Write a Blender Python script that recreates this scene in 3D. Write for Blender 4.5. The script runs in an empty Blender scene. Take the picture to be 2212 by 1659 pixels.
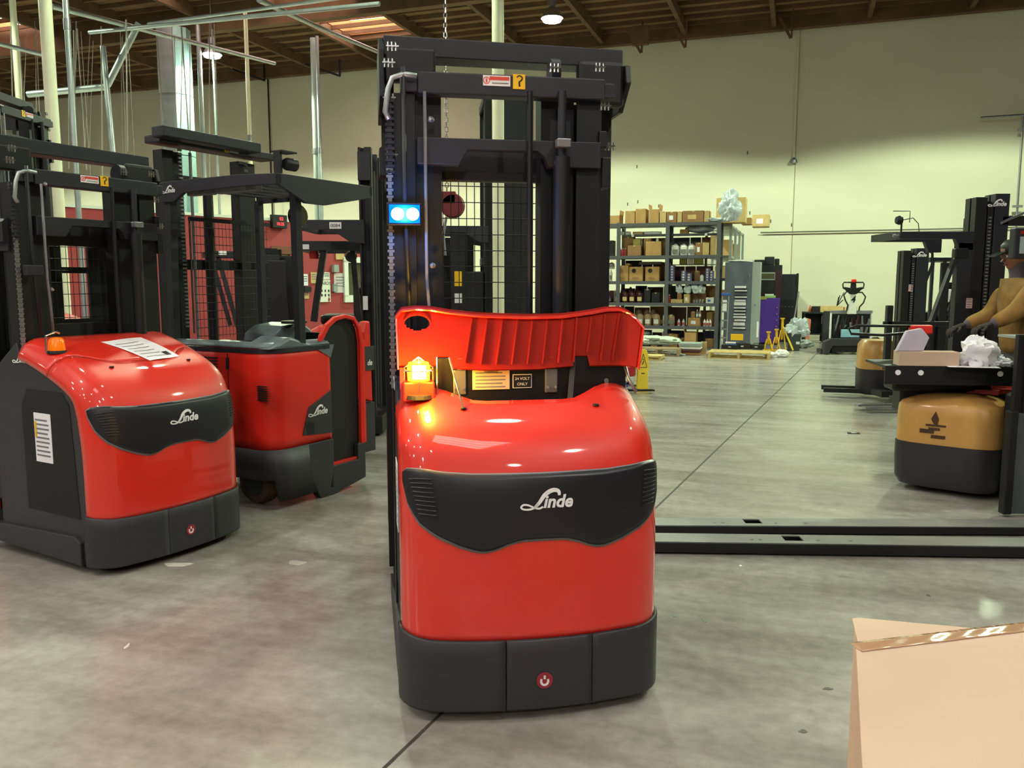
import bpy, bmesh, math, random
from mathutils import Vector, Matrix
from mathutils import noise as mnoise
random.seed(7)
S = bpy.context.scene
C = S.collection
PI = math.pi
# ------------------------------------------------------------------ camera
FPX, CAMH, HOR = 1800.0, 1.6, 610.0
TH = math.atan((829.5-HOR)/FPX)
cd = bpy.data.cameras.new('camera'); cam = bpy.data.objects.new('camera', cd); C.objects.link(cam)
cd.sensor_width = 36; cd.lens = FPX/2212*36; cd.clip_end = 200
cam.location = (0, 0, CAMH); cam.rotation_euler = (PI/2-TH, 0, 0)
S.camera = cam
# ------------------------------------------------------------------ world, exposure
w = bpy.data.worlds.new('world'); S.world = w; w.use_nodes = True
w.node_tree.nodes['Background'].inputs[0].default_value = (.9, .85, .8, 1)
w.node_tree.nodes['Background'].inputs[1].default_value = .02
S.view_settings.view_transform = 'Standard'; S.view_settings.look = 'None'
S.view_settings.gamma = 1; S.view_settings.use_curve_mapping = False
S.view_settings.exposure = 0.10
LAMP_Z = 7.7
LAMP_W = 2700
LAMP_FAR = (.81, 1.0, .67); LAMP_NEAR = (1.0, .90, .84)
BY = math.radians(-19)          # the building's axes against the camera's
BX = Vector((math.cos(BY), math.sin(BY), 0)); BYV = Vector((-math.sin(BY), math.cos(BY), 0))
def bw(x, y, z=0):              # building coordinates to world
    return BX*x + BYV*y + Vector((0, 0, z))
lamp_spots = [(bx, by) for by in (19.4, 9.7, 0.3, -8) for bx in (-24.7, -15.2, -5.7, 3.8)]
for i, (bx, by) in enumerate(lamp_spots):
    l = bpy.data.lights.new('lamp_light', 'SPOT'); o = bpy.data.objects.new('lamp_light', l)
    l.energy = LAMP_W*(1.75 if by > 15 else (.62 if by > 5 else .40)); l.spot_size = math.radians(152); l.spot_blend = .16; l.shadow_soft_size = .16
    l.color = LAMP_FAR if by > 5 else LAMP_NEAR
    o.location = bw(bx, by, LAMP_Z-.12); C.objects.link(o)

def at(px, py, y):              # a pixel of the 2212x1659 frame at world depth y
    a = (px-1106)/FPX; b = (829.5-py)/FPX
    d = Vector((a, math.cos(TH)+b*math.sin(TH), -math.sin(TH)+b*math.cos(TH)))
    return Vector((0, 0, CAMH))+d*(y/d.y)
def gr(px, py, z=0.0):          # a pixel on the level z
    a = (px-1106)/FPX; b = (829.5-py)/FPX
    d = Vector((a, math.cos(TH)+b*math.sin(TH), -math.sin(TH)+b*math.cos(TH)))
    return Vector((0, 0, CAMH))+d*((z-CAMH)/d.z)

# ------------------------------------------------------------------ materials
def lin(c):
    return tuple((v/12.92 if v <= .04045 else ((v+.055)/1.055)**2.4) for v in [x/255 for x in c])
MATS = {}
def mat(name, rgb, rough=.5, metal=0, noise=.08, scale=8, emit=0, coat=0, bump=0, alpha=1, spec=.5):
    if name in MATS: return MATS[name]
    m = bpy.data.materials.new(name); m.use_nodes = True; nt = m.node_tree; b = nt.nodes['Principled BSDF']
    c = lin(rgb)
    tc = nt.nodes.new('ShaderNodeTexCoord'); n = nt.nodes.new('ShaderNodeTexNoise'); n.inputs['Scale'].default_value = scale; n.inputs['Detail'].default_value = 4
    nt.links.new(tc.outputs['Object'], n.inputs['Vector'])
    r = nt.nodes.new('ShaderNodeValToRGB'); nt.links.new(n.outputs['Fac'], r.inputs['Fac'])
    r.color_ramp.elements[0].position = .3; r.color_ramp.elements[1].position = .7
    r.color_ramp.elements[0].color = tuple(max(0, v*(1-noise)) for v in c)+(1,)
    r.color_ramp.elements[1].color = tuple(min(1, v*(1+noise)) for v in c)+(1,)
    nt.links.new(r.outputs['Color'], b.inputs['Base Color'])
    b.inputs['Roughness'].default_value = rough; b.inputs['Metallic'].default_value = metal
    b.inputs['Coat Weight'].default_value = coat; b.inputs['Coat Roughness'].default_value = .05
    b.inputs['Specular IOR Level'].default_value = spec
    if bump:
        bp = nt.nodes.new('ShaderNodeBump'); bp.inputs['Strength'].default_value = bump; bp.inputs['Distance'].default_value = .01
        n2 = nt.nodes.new('ShaderNodeTexNoise'); n2.inputs['Scale'].default_value = scale*12; nt.links.new(tc.outputs['Object'], n2.inputs['Vector'])
        nt.links.new(n2.outputs['Fac'], bp.inputs['Height']); nt.links.new(bp.outputs['Normal'], b.inputs['Normal'])
    if emit:
        b.inputs['Emission Color'].default_value = c+(1,); b.inputs['Emission Strength'].default_value = emit
    if alpha < 1:
        b.inputs['Alpha'].default_value = alpha
    MATS[name] = m
    return m
RED = mat('red paint', (226, 38, 20), .45, noise=.03, coat=1)
REDM = mat('red plastic', (220, 36, 20), .45, noise=.03)
REDD = mat('dark red paint', (150, 26, 18), .35, noise=.04)
CHAR = mat('charcoal plastic', (47, 45, 50), .5, noise=.06, scale=30, bump=.1)
GRILL = mat('black plastic', (28, 26, 34), .38, noise=.06)
TRIM = mat('grey trim', (120, 118, 124), .4)
BLK = mat('black steel', (9, 8, 13), .5, noise=.12)
BLK2 = mat('matt black steel', (29, 29, 38), .5, noise=.1)
DARK = mat('dark rubber', (14, 13, 15), .7)
CHR = mat('bright steel', (215, 215, 220), .2, 1)
STL = mat('dull steel', (150, 150, 155), .38, .8)
GALV = mat('galvanised steel', (170, 176, 178), .42, .8, noise=.12, scale=5)
WHT = mat('white print', (235, 232, 235), .5)
PAPER = mat('paper', (238, 234, 240), .7, noise=.03)
LABR = mat('red print', (214, 70, 60), .5)
YEL = mat('yellow print', (240, 188, 20), .45)
BLP = mat('black print', (18, 16, 16), .6)
GREYT = mat('grey print', (120, 118, 124), .6)
CARD = mat('cardboard', (176, 136, 84), .8, noise=.1, scale=6)
CARD2 = mat('brown cardboard', (146, 106, 68), .8, noise=.1, scale=6)
CARD3 = mat('pale cardboard', (196, 166, 112), .8, noise=.1, scale=6)
CARDW = mat('fresh cardboard', (198, 170, 148), .75, noise=.06, scale=3, bump=.06)
SHELF = mat('grey shelf steel', (78, 78, 84), .5, noise=.1)
WOOD = mat('pallet wood', (196, 172, 116), .8, noise=.18, scale=9)
WOODG = mat('weathered pallet wood', (150, 128, 96), .8, noise=.2, scale=9)
CEILW = mat('ceiling plywood', (122, 92, 60), .85, noise=.25, scale=1.2)
BEAM = mat('ceiling timber', (96, 70, 46), .85, noise=.25, scale=2)
WELLW = mat('lit skylight timber', (205, 130, 80), .8, noise=.1, scale=2)  # orange of the lit skylight wells put into the board colour
CREAM = mat('cream paint', (222, 220, 190), .45, noise=.03)
YELB = mat('ochre paint', (198, 150, 82), .35, noise=.05, coat=.2)
YELJ = mat('yellow paint', (226, 178, 32), .5, noise=.1)
YELS = mat('yellow plastic', (238, 206, 60), .45, noise=.04)
OFFR = mat('red wall paint', (158, 56, 58), .6, noise=.03)
WHP = mat('white paint', (225, 228, 215), .5, noise=.03)
GREYC = mat('grey cabinet paint', (92, 98, 112), .4, noise=.05)
GREYL = mat('light grey cabinet paint', (150, 160, 156), .4, noise=.05)
PURP = mat('purple paint', (84, 50, 160), .4)
BLUEP = mat('blue plastic', (50, 90, 170), .4)
PLAST = mat('clear plastic film', (190, 200, 205), .15, noise=.2, scale=20, spec=.8)
GLASSD = mat('dim glass', (84, 82, 62), .08, noise=.15, scale=2)
AMB = mat('amber lens', (255, 120, 10), .15, emit=.25)
AMBON = mat('lit amber lens', (255, 120, 12), .2, emit=24)
HOT = mat('lit amber bulb', (255, 205, 110), .2, emit=60)
BLUEON = mat('lit blue lens', (0, 80, 255), .2, emit=1.3)
BLUEHOT = mat('lit blue lamp', (120, 190, 255), .2, emit=12)
LAMPON = mat('lit lamp lens', (240, 255, 235), .3, emit=90)
LEDR = mat('lit red digits', (255, 50, 60), .4, emit=3)
SKYL = mat('skylight pane', (255, 232, 222), .4, emit=7)

# concrete floor
def floor_mat():
    m = bpy.data.materials.new('concrete'); m.use_nodes = True; nt = m.node_tree; b = nt.nodes['Principled BSDF']; L = nt.links
    tc = nt.nodes.new('ShaderNodeTexCoord')
    def noise(scale, detail, sx=1, sy=1, rot=0):
        mp = nt.nodes.new('ShaderNodeMapping'); mp.inputs['Scale'].default_value = (sx, sy, 1); mp.inputs['Rotation'].default_value = (0, 0, rot)
        n = nt.nodes.new('ShaderNodeTexNoise'); n.inputs['Scale'].default_value = scale; n.inputs['Detail'].default_value = detail; n.inputs['Roughness'].default_value = .6
        L.new(tc.outputs['Object'], mp.inputs['Vector']); L.new(mp.outputs['Vector'], n.inputs['Vector']); return n
    n1 = noise(.8, 8, 1, 1); n2 = noise(2.2, 6, .35, 1.6, .9); n3 = noise(14, 4)
    def ramp(n, p0, c0, p1, c1):
        r = nt.nodes.new('ShaderNodeValToRGB'); r.color_ramp.elements[0].position = p0; r.color_ramp.elements[1].position = p1
        r.color_ramp.elements[0].color = lin(c0)+(1,); r.color_ramp.elements[1].color = lin(c1)+(1,)
        L.new(n.outputs['Fac'], r.inputs['Fac']); return r
    r1 = ramp(n1, .30, (160, 154, 148), .70, (186, 180, 174))
    r2 = ramp(n2, .33, (214, 212, 208), .62, (255, 255, 255)); r3 = ramp(n3, .3, (226, 226, 226), .7, (255, 255, 255))
    def mul(a, c):
        x = nt.nodes.new('ShaderNodeMix'); x.data_type = 'RGBA'; x.blend_type = 'MULTIPLY'; x.inputs[0].default_value = 1
        L.new(a, x.inputs[6]); L.new(c, x.inputs[7]); return x.outputs[2]
    L.new(mul(mul(r1.outputs[0], r2.outputs[0]), r3.outputs[0]), b.inputs['Base Color'])
    mr = nt.nodes.new('ShaderNodeMapRange'); mr.inputs['To Min'].default_value = .13; mr.inputs['To Max'].default_value = .30
    L.new(n2.outputs['Fac'], mr.inputs['Value']); L.new(mr.outputs[0], b.inputs['Roughness'])
    bp = nt.nodes.new('ShaderNodeBump'); bp.inputs['Strength'].default_value = .05; bp.inputs['Distance'].default_value = .02
    L.new(n3.outputs['Fac'], bp.inputs['Height']); L.new(bp.outputs['Normal'], b.inputs['Normal'])
    return m
CONC = floor_mat()
WALLM = mat('painted concrete wall', (212, 206, 186), .8, noise=.025, scale=.7)

# ------------------------------------------------------------------ mesh helpers
class MB:
    def __init__(s): s.v = []; s.f = []
    def add(s, vs, fs):
        k = len(s.v); s.v += [tuple(v) for v in vs]; s.f += [tuple(i+k for i in f) for f in fs]; return s
    def box(s, x0, x1, y0, y1, z0, z1, M=None):
        if x0 > x1: x0, x1 = x1, x0
        if y0 > y1: y0, y1 = y1, y0
        if z0 > z1: z0, z1 = z1, z0
        vs = [Vector(p) for p in ((x0,y0,z0),(x1,y0,z0),(x1,y1,z0),(x0,y1,z0),(x0,y0,z1),(x1,y0,z1),(x1,y1,z1),(x0,y1,z1))]
        if M: vs = [M @ v for v in vs]
        return s.add(vs, [(0,3,2,1),(4,5,6,7),(0,1,5,4),(1,2,6,5),(2,3,7,6),(3,0,4,7)])
    def bar(s, p, q, wx, wy, up=(0,0,1)):      # square bar between two points
        p = Vector(p); q = Vector(q); d = (q-p).normalized(); u = Vector(up)
        if abs(d.dot(u)) > .95: u = Vector((1,0,0))
        a = d.cross(u).normalized(); b = a.cross(d).normalized(); a = a*wx/2; b = b*wy/2
        vs = [p-a-b, p+a-b, p+a+b, p-a+b, q-a-b, q+a-b, q+a+b, q-a+b]
        return s.add(vs, [(0,1,2,3),(7,6,5,4),(0,4,5,1),(1,5,6,2),(2,6,7,3),(3,7,4,0)])
    def cyl(s, p, q, r, r2=None, n=12):
        r2 = r if r2 is None else r2; p = Vector(p); q = Vector(q); d = (q-p).normalized()
        u = Vector((0,0,1)) if abs(d.z) < .9 else Vector((1,0,0)); a = d.cross(u).normalized(); b = d.cross(a)
        vs = []
        for k in range(n):
            t = 2*PI*k/n; e = a*math.cos(t)+b*math.sin(t); vs += [p+e*r, q+e*r2]
        fs = [(2*k, 2*((k+1) % n), 2*((k+1) % n)+1, 2*k+1) for k in range(n)]
        fs += [tuple(2*k for k in range(n))[::-1], tuple(2*k+1 for k in range(n))]
        return s.add(vs, fs)
    def tube(s, pts, r, n=8, closed=False):
        pts = [Vector(p) for p in pts]; m = len(pts); rings = []; pa = None
        for i, p in enumerate(pts):
            if closed: d = pts[(i+1) % m]-pts[i-1]
            else: d = pts[min(i+1, m-1)]-pts[max(i-1, 0)]
            d.normalize()
            if pa is None:
                u = Vector((0,0,1)) if abs(d.z) < .9 else Vector((1,0,0)); a = d.cross(u).normalized()
            else: a = (pa-d*pa.dot(d)).normalized()
            pa = a; b = d.cross(a); rr = r[i] if isinstance(r, (list, tuple)) else r
            rings.append([p+(a*math.cos(2*PI*k/n)+b*math.sin(2*PI*k/n))*rr for k in range(n)])
        vs = [v for g in rings for v in g]; fs = []
        for i in range(m if closed else m-1):
            j = (i+1) % m
            for k in range(n): fs.append((i*n+k, i*n+(k+1) % n, j*n+(k+1) % n, j*n+k))
        if not closed: fs += [tuple(range(n))[::-1], tuple((m-1)*n+k for k in range(n))]
        return s.add(vs, fs)
    def prism(s, poly, ax, a0, a1):
        n = len(poly)
        def P(u, v, t): return {'x': (t,u,v), 'y': (u,t,v), 'z': (u,v,t)}[ax]
        vs = [P(u, v, a0) for u, v in poly]+[P(u, v, a1) for u, v in poly]
        return s.add(vs, [tuple(range(n))[::-1], tuple(n+k for k in range(n))]+[(k, (k+1) % n, n+(k+1) % n, n+k) for k in range(n)])
    def lathe(s, prof, c=(0,0,0), n=16, ax='z'):
        vs = []; m = len(prof); c = Vector(c)
        for r, h in prof:
            for k in range(n):
                t = 2*PI*k/n; x, y = r*math.cos(t), r*math.sin(t)
                vs.append(c+Vector({'z': (x,y,h), 'y': (x,h,y), 'x': (h,x,y)}[ax]))
        fs = [(i*n+k, i*n+(k+1) % n, (i+1)*n+(k+1) % n, (i+1)*n+k) for i in range(m-1) for k in range(n)]
        fs += [tuple(range(n))[::-1], tuple((m-1)*n+k for k in range(n))]
        return s.add(vs, fs)
    def grid(s, f, us, vs_, thick=None):
        vs = [f(u, v) for v in vs_ for u in us]; n = len(us); m = len(vs_)
        return s.add(vs, [(j*n+i, j*n+i+1, (j+1)*n+i+1, (j+1)*n+i) for j in range(m-1) for i in range(n-1)])
    def blob(s, c, r, n=10, m=7, jit=.15):
        jo = random.uniform(0, 50); vs = []; c = Vector(c)
        for j in range(m+1):
            ph = PI*j/m
            for k in range(n):
                t = 2*PI*k/n
                d = Vector((math.sin(ph)*math.cos(t), math.sin(ph)*math.sin(t), -math.cos(ph)))
                q = 1
                if jit: q = 1+jit*(1.6*mnoise.noise(d*1.3+Vector((jo,0,0)))+2.2*(.35-abs(mnoise.noise(d*3.1+Vector((0,jo,0))))))
                vs.append(c+Vector((r[0]*d.x*q, r[1]*d.y*q, r[2]*max(-1, d.z*q))))
        return s.add(vs, [(j*n+k, j*n+(k+1) % n, (j+1)*n+(k+1) % n, (j+1)*n+k) for j in range(m) for k in range(n)])
    def build(s, name, m, parent=None, bevel=0, smooth=False, solid=0, rot=None, loc=None, fix=True):
        me = bpy.data.meshes.new(name); me.from_pydata(s.v, [], s.f); me.materials.append(m)
        if fix:
            bm = bmesh.new(); bm.from_mesh(me); bmesh.ops.remove_doubles(bm, verts=bm.verts, dist=1e-5)
            bmesh.ops.recalc_face_normals(bm, faces=bm.faces); bm.to_mesh(me); bm.free()
        o = bpy.data.objects.new(name, me); C.objects.link(o)
        if parent: o.parent = parent
        if rot is not None: o.rotation_euler = rot
        if loc is not None: o.location = loc
        if solid:
            d = o.modifiers.new('solid', 'SOLIDIFY'); d.thickness = solid; d.offset = -1
        if bevel:
            b = o.modifiers.new('bevel', 'BEVEL'); b.width = bevel; b.segments = 2; b.limit_method = 'ANGLE'; b.angle_limit = .6
        if smooth:
            for p in me.polygons: p.use_smooth = True
            if smooth == 'auto': me.set_sharp_from_angle(angle=.7)
        return o
def box(name, m, par, x0, x1, y0, y1, z0, z1, bevel=0, M=None, label=None):
    o = MB().box(x0, x1, y0, y1, z0, z1, M).build(name, m, par, bevel)
    if label: o['label'] = label
    return o
def thing(name, label, cat, loc=(0,0,0), rz=0, group=None):
    o = bpy.data.objects.new(name, None); C.objects.link(o); o.empty_display_size = .1
    o.location = loc; o.rotation_euler = (0, 0, rz); o['label'] = label; o['category'] = cat
    if group: o['group'] = group
    return o
def tag(o, label, cat, group=None):
    o['label'] = label; o['category'] = cat
    if group: o['group'] = group
    return o
def struct(o, **k):
    o['kind'] = 'structure'
    for a, b in k.items(): o[a] = b
    return o
def copy_tree(o, parent=None):
    c = o.copy(); C.objects.link(c)
    if parent: c.parent = parent
    for ch in [x for x in bpy.data.objects if x.parent == o]: copy_tree(ch, c)
    return c
# lettering
TXT = {}
def text(string, m, par, M, h, shear=0, bold=0.0, name='lettering', align='CENTER'):
    key = (string, shear, bold, align)
    if key not in TXT:
        cu = bpy.data.curves.new('t', 'FONT'); cu.body = string; cu.shear = shear; cu.offset = bold; cu.align_x = align; cu.align_y = 'CENTER'; cu.resolution_u = 3
        cu.extrude = .012
        ob = bpy.data.objects.new('t', cu); C.objects.link(ob); bpy.context.view_layer.update()
        me = bpy.data.meshes.new_from_object(ob.evaluated_get(bpy.context.evaluated_depsgraph_get()))
        bpy.data.objects.remove(ob); TXT[key] = me
    me = TXT[key].copy(); me.materials.clear(); me.materials.append(m)
    o = bpy.data.objects.new(name, me); C.objects.link(o); o.parent = par; o.matrix_local = M @ Matrix.Scale(h, 4)
    return o
def facing(x, y, z, rz=0, rx=PI/2):     # matrix for print facing local -y
    return Matrix.Translation((x, y, z)) @ Matrix.Rotation(rz, 4, 'Z') @ Matrix.Rotation(rx, 4, 'X')
def ribbon(mb, pts, ws, z0=0, z1=.012):
    m = len(pts); L = []; R = []
    for i in range(m):
        a = Vector(pts[max(i-1, 0)]); b = Vector(pts[min(i+1, m-1)]); d = (b-a).normalized(); n = Vector((-d.y, d.x)); p = Vector(pts[i])
        L.append(p+n*ws[i]/2); R.append(p-n*ws[i]/2)
    vs = [(v.x, v.y, z0) for v in L+R]+[(v.x, v.y, z1) for v in L+R]; k = 2*m; fs = []
    for i in range(m-1):
        fs += [(k+i, k+m+i, k+m+i+1, k+i+1), (i, i+1, i+1+m, i+m), (i, k+i, k+i+1, i+1), (m+i, m+i+1, k+m+i+1, k+m+i)]
    fs += [(0, m, k+m, k), (m-1, k+m-1, k+2*m-1, 2*m-1)]
    mb.add(vs, fs)
def curve_pts(ctrl, n=6):
    out = []; c = [Vector(p) for p in ctrl]
    for i in range(len(c)-1):
        p0 = c[max(i-1, 0)]; p1 = c[i]; p2 = c[i+1]; p3 = c[min(i+2, len(c)-1)]
        for k in range(n):
            t = k/n; out.append(.5*((2*p1)+(p2-p0)*t+(2*p0-5*p1+4*p2-p3)*t*t+(3*p1-p0-3*p2+p3)*t**3))
    out.append(c[-1]); return out
LOGO = None
def logo(par, M, width, m=WHT):         # script lettering: L with a long arch, then inde
    global LOGO
    if LOGO is None:
        mb = MB()
        a = curve_pts([(.74,.235),(.735,.30),(.68,.335),(.58,.325),(.46,.25),(.36,.12),(.27,.03)]); k = len(a)
        ribbon(mb, a, [.05+.03*math.sin(PI*i/(k-1)) for i in range(k)])
        a = curve_pts([(.33,.09),(.26,.02),(.15,-.01),(.04,.0),(.0,.04),(.05,.08),(.14,.07),(.25,.02),(.34,.0),(.42,.03)]); k = len(a)
        ribbon(mb, a, [.035]*k)
        LOGO = mb
    o = LOGO.build('logo', m, par); o.matrix_local = M @ Matrix.Scale(width, 4) @ Matrix.Translation((-.5, -.12, 0))
    t = text('inde', m, par, M @ Matrix.Translation((width*.205, width*(-.005), 0)), width*.33, .25, .03, 'logo_lettering')
    return o
def sticker(par, x, y, z, w_, h_, m=PAPER, name='sticker', lines=0, M=None, label=None):
    o = box(name, m, par, -w_/2, w_/2, -.0015, .0015, -h_/2, h_/2); o.matrix_local = M if M else Matrix.Translation((x, y, z))
    if lines:
        mb = MB()
        for k in range(lines):
            zz = h_*(.36-.72*k/max(1, lines-1)); ww = w_*(.38 if k % 3 else .3)
            mb.box(-w_*.42, ww, -.0026, -.0015, zz-h_*.16/lines, zz+h_*.16/lines)
        l = mb.build('printed_line', GREYT, o)
    if label: o['label'] = label
    return o
def warn_stickers(par, x, y, z, flip=False, s=1.0):
    k = -1 if flip else 1
    a = sticker(par, x, y, z, .115*s, .042*s, WHT, label='white sticker with a red band')
    MB().box(-.03*s, .053*s, -.003, -.0015, .002*s, .016*s).build('red_band', LABR, a)
    b = MB(); b.box(-.02*s, .05*s, -.003, -.0015, -.012*s, -.008*s).build('printed_line', GREYT, a)
    c = MB(); c.tube([(-.043*s+.013*s*math.cos(t), -.002, .013*s*math.sin(t)) for t in [2*PI*i/14 for i in range(14)]], .0018*s, 5, True); c.box(-.046*s, -.040*s, -.003, -.0015, -.008*s, .007*s); c.build('hand_symbol', LABR, a)
    h = sticker(par, x+k*.095*s, y, z, .052*s, .06*s, YEL, label='yellow sticker with a black hook')
    p = curve_pts([(-.010,.016),(-.002,.023),(.009,.021),(.013,.012),(.008,.004),(.001,-.002),(.001,-.012),(.002,-.02)])
    mb = MB(); ribbon(mb, [q*s for q in p], [(.004+.004*i/len(p))*s for i in range(len(p))], 0, .0012)
    o = mb.build('hook_symbol', BLP, h); o.matrix_local = facing(0, -.0016, 0)

# ================================================================== SETTING
RZ = (0, 0, BY)
WX0, WX1, WY0, WY1, CZ = -36, 14, -14, 26.3, 9.15
fl = MB().box(WX0, WX1, WY0, WY1+.2, -.2, 0).build('floor', CONC, rot=RZ); struct(fl)
# the saw cut joint that runs from beside the near truck to the far shelves
j0 = Vector((-1.62, -1.7)); dj = Vector((1.03, 11.09)).normalized()
mb = MB()
p = Vector((-1.239, 2.368)); nrm = Vector((dj.y, -dj.x))*.007
a, b = p-dj*12, p+dj*23.5
mb.add([(a.x-nrm.x, a.y-nrm.y, .0012), (a.x+nrm.x, a.y+nrm.y, .0012), (b.x+nrm.x, b.y+nrm.y, .0012), (b.x-nrm.x, b.y-nrm.y, .0012)], [(0,1,2,3)])
mb.build('floor_joint', mat('joint filler', (62, 58, 54), .8), fl, fix=False)
for k, (x0, y0, x1, y1) in enumerate([(-30, 14.2, 13, 14.6), (-12.5, -10, -11, 26)]):
    mb = MB(); a = Vector((x0, y0)); b = Vector((x1, y1)); d = (b-a).normalized(); n_ = Vector((d.y, -d.x))*.006
    mb.add([(a.x-n_.x, a.y-n_.y, .0012), (a.x+n_.x, a.y+n_.y, .0012), (b.x+n_.x, b.y+n_.y, .0012), (b.x-n_.x, b.y-n_.y, .0012)], [(0,1,2,3)])
    mb.build('floor_joint', MATS['joint filler'], fl, fix=False)
for k, (px, py, rx, ry, c) in enumerate([(384, 1220, .075, .02, (196, 190, 178)), (640, 1216, .05, .02, (176, 170, 160)), (274, 1396, .008, .012, (220, 214, 204)), (1788, 1488, .02, .004, (70, 66, 62)), (1735, 1580, .015, .005, (84, 80, 76)), (1600, 1222, .008, .006, (220, 218, 210)), (2006, 1287, .008, .008, (60, 70, 60)), (1456, 1330, .012, .01, (110, 116, 108)), (1522, 1340, .012, .01, (110, 120, 100))]):
    q = gr(px, py); mb = MB(); n_ = 14
    mb.prism([(q.x+rx*(1+.25*math.sin(3*t+k))*math.cos(t), q.y+ry*2.2*(1+.3*math.cos(2*t+k))*math.sin(t)) for t in [2*PI*i/n_ for i in range(n_)]], 'z', 0, .0012)
    o = mb.build('paint_spot', mat('spot %d' % k, c, .6), None); o.parent = fl; o.matrix_parent_inverse = fl.matrix_basis.inverted() if False else Matrix.Rotation(-BY, 4, 'Z')
# back wall of tilt-up panels
wb = box('wall_back', WALLM, None, WX0, WX1, WY1+.03, WY1+.25, 0, CZ+.3); wb.rotation_euler = RZ; struct(wb)
xs = [WX0, -27.15, -18.2, -9.25, -.3, 8.65, WX1]
for a, b in zip(xs, xs[1:]):
    box('wall_panel', WALLM, wb, a+.012, b-.012, WY1-.0, WY1+.06, 0, CZ+.2)
for n_, (x0, x1, y0, y1) in {'wall_left': (WX0-.2, WX0, WY0, WY1+.2), 'wall_right': (WX1, WX1+.2, WY0, WY1+.2), 'wall_front': (WX0, WX1, WY0-.2, WY0)}.items():
    struct(MB().box(x0, x1, y0, y1, 0, CZ+.3).build(n_, mat('bounce-cutting brown', (120, 108, 92), .8), rot=RZ))  # unseen walls coloured darker to cut light bounced onto the back wall
# ceiling: plywood panels, purlins, glulam beams, skylights
ce = MB().box(WX0, WX1, WY0, WY1+.2, CZ+.55, CZ+.6).build('ceiling', BEAM, rot=RZ); struct(ce)
def bco(px, py, z):
    p = gr(px, py, z); return p.dot(BX), p.dot(BYV)
sky = []; ORD_ = ['first', 'second', 'third', 'fourth', 'fifth', 'sixth']
for px, py in ((135, 75), (745, 22), (-400, 60)):
    sx, sy = bco(px, py, CZ); sky.append((int((sx-WX0)//2.5), int((sy-WY0)//2.52)))
k0, k1 = sky[1]; sky += [(k0, k1-1), (k0-1, k1-2), (14, 5)]
pm = {}
for i in range(20):
    for j in range(16):
        x0 = WX0+2.5*i; y0 = WY0+2.52*j
        if (i, j) in sky:
            sk = thing('skylight', '', 'skylight', (0, 0, 0), BY)
            for k, (a, b, c, d) in enumerate([(x0, x0+.05, y0, y0+2.5), (x0+2.45, x0+2.5, y0, y0+2.5), (x0, x0+2.5, y0, y0+.05), (x0, x0+2.5, y0+2.45, y0+2.5)]):
                box('well_board', WELLW, sk, a, b, c, d, CZ+.02, CZ+.5)
            box('skylight_pane', SKYL, sk, x0+.06, x0+2.44, y0+.06, y0+2.44, CZ+.44, CZ+.48)
            sk['label'] = {sky[0]: 'glowing skylight opening in the ceiling beyond the left cream column', sky[1]: 'skylight well with orange lit boards, in the ceiling left of the middle column'}.get((i, j), 'skylight opening in the timber ceiling beyond the left edge of the view')
            sk['group'] = 'ceiling skylights'
            if (i, j) in sky[3:]: sk['label'] = 'skylight out of view above the frame, %s in order of distance' % ORD_[sky[3:].index((i, j))]
            continue
        if 'p' not in pm:
            o = box('ceiling_panel', CEILW, ce, 0, 2.48, 0, 2.5, 0, .04); pm['p'] = o
        else:
            o = pm['p'].copy(); C.objects.link(o)
        o.location = (x0, y0, CZ+.0)
pp = None
for i in range(21):
    o = box('purlin', BEAM, ce, -.06, .06, WY0, WY1, -.34, -.01) if pp is None else pp.copy()
    if pp is None: pp = o
    else: C.objects.link(o)
    o.location = (WX0+2.5*i-.01, 0, CZ)
mb = MB()
for j in range(66): mb.box(WX0, WX1, WY0+.61*j, WY0+.61*j+.05, CZ-.12, CZ-.005)
o = mb.build('rafters', BEAM, ce); o['kind'] = 'stuff'
for y in (25.95, 19.9, 13.8, 7.7, 1.6, -4.5):
    box('glulam_beam', BEAM, ce, WX0, WX1, y-.12, y+.12, CZ-.75 if y < 25 else CZ-.42, CZ-.02)
# ceiling lamps
def lamp_thing():
    t = thing('ceiling_lamp', 'x', 'lamp')
    MB().cyl((0,0,.42), (0,0,CZ-LAMP_Z-.01), .012, n=6).build('stem', STL, t)
    MB().lathe([(.05,.42),(.10,.40),(.10,.24),(.05,.22)], n=14).build('ballast_housing', STL, t, smooth='auto')
    MB().lathe([(.06,.23),(.16,.12),(.25,-.03),(.26,-.03),(.17,.13),(.07,.24)], n=20).build('reflector', GALV, t, smooth='auto')
    MB().lathe([(.01,.0),(.20,.01),(.235,-.03),(.21,-.09),(.01,-.13)], n=20).build('lens', LAMPON, t, smooth=True)
    return t
l0 = lamp_thing()
for i, (bx, by) in enumerate(lamp_spots):
    t = l0 if i == 0 else copy_tree(l0)
    t.location = bw(bx, by, LAMP_Z)
    vis = {(-15.2, 19.4): 'lit bell ceiling lamp hanging left of the picture beside the silver duct', (-5.7, 19.4): 'lit bell ceiling lamp with bright glare above the middle truck mast'}
    t['label'] = vis.get((bx, by), 'bell ceiling lamp out of view, %s row, %s from the left' % ({19.4: 'far', 9.7: 'second', .3: 'third', -8: 'rearmost'}[by], {-24.7: 'first', -15.2: 'second', -5.7: 'third', 3.8: 'fourth'}[bx])); t['group'] = 'warehouse ceiling lamps'
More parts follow.
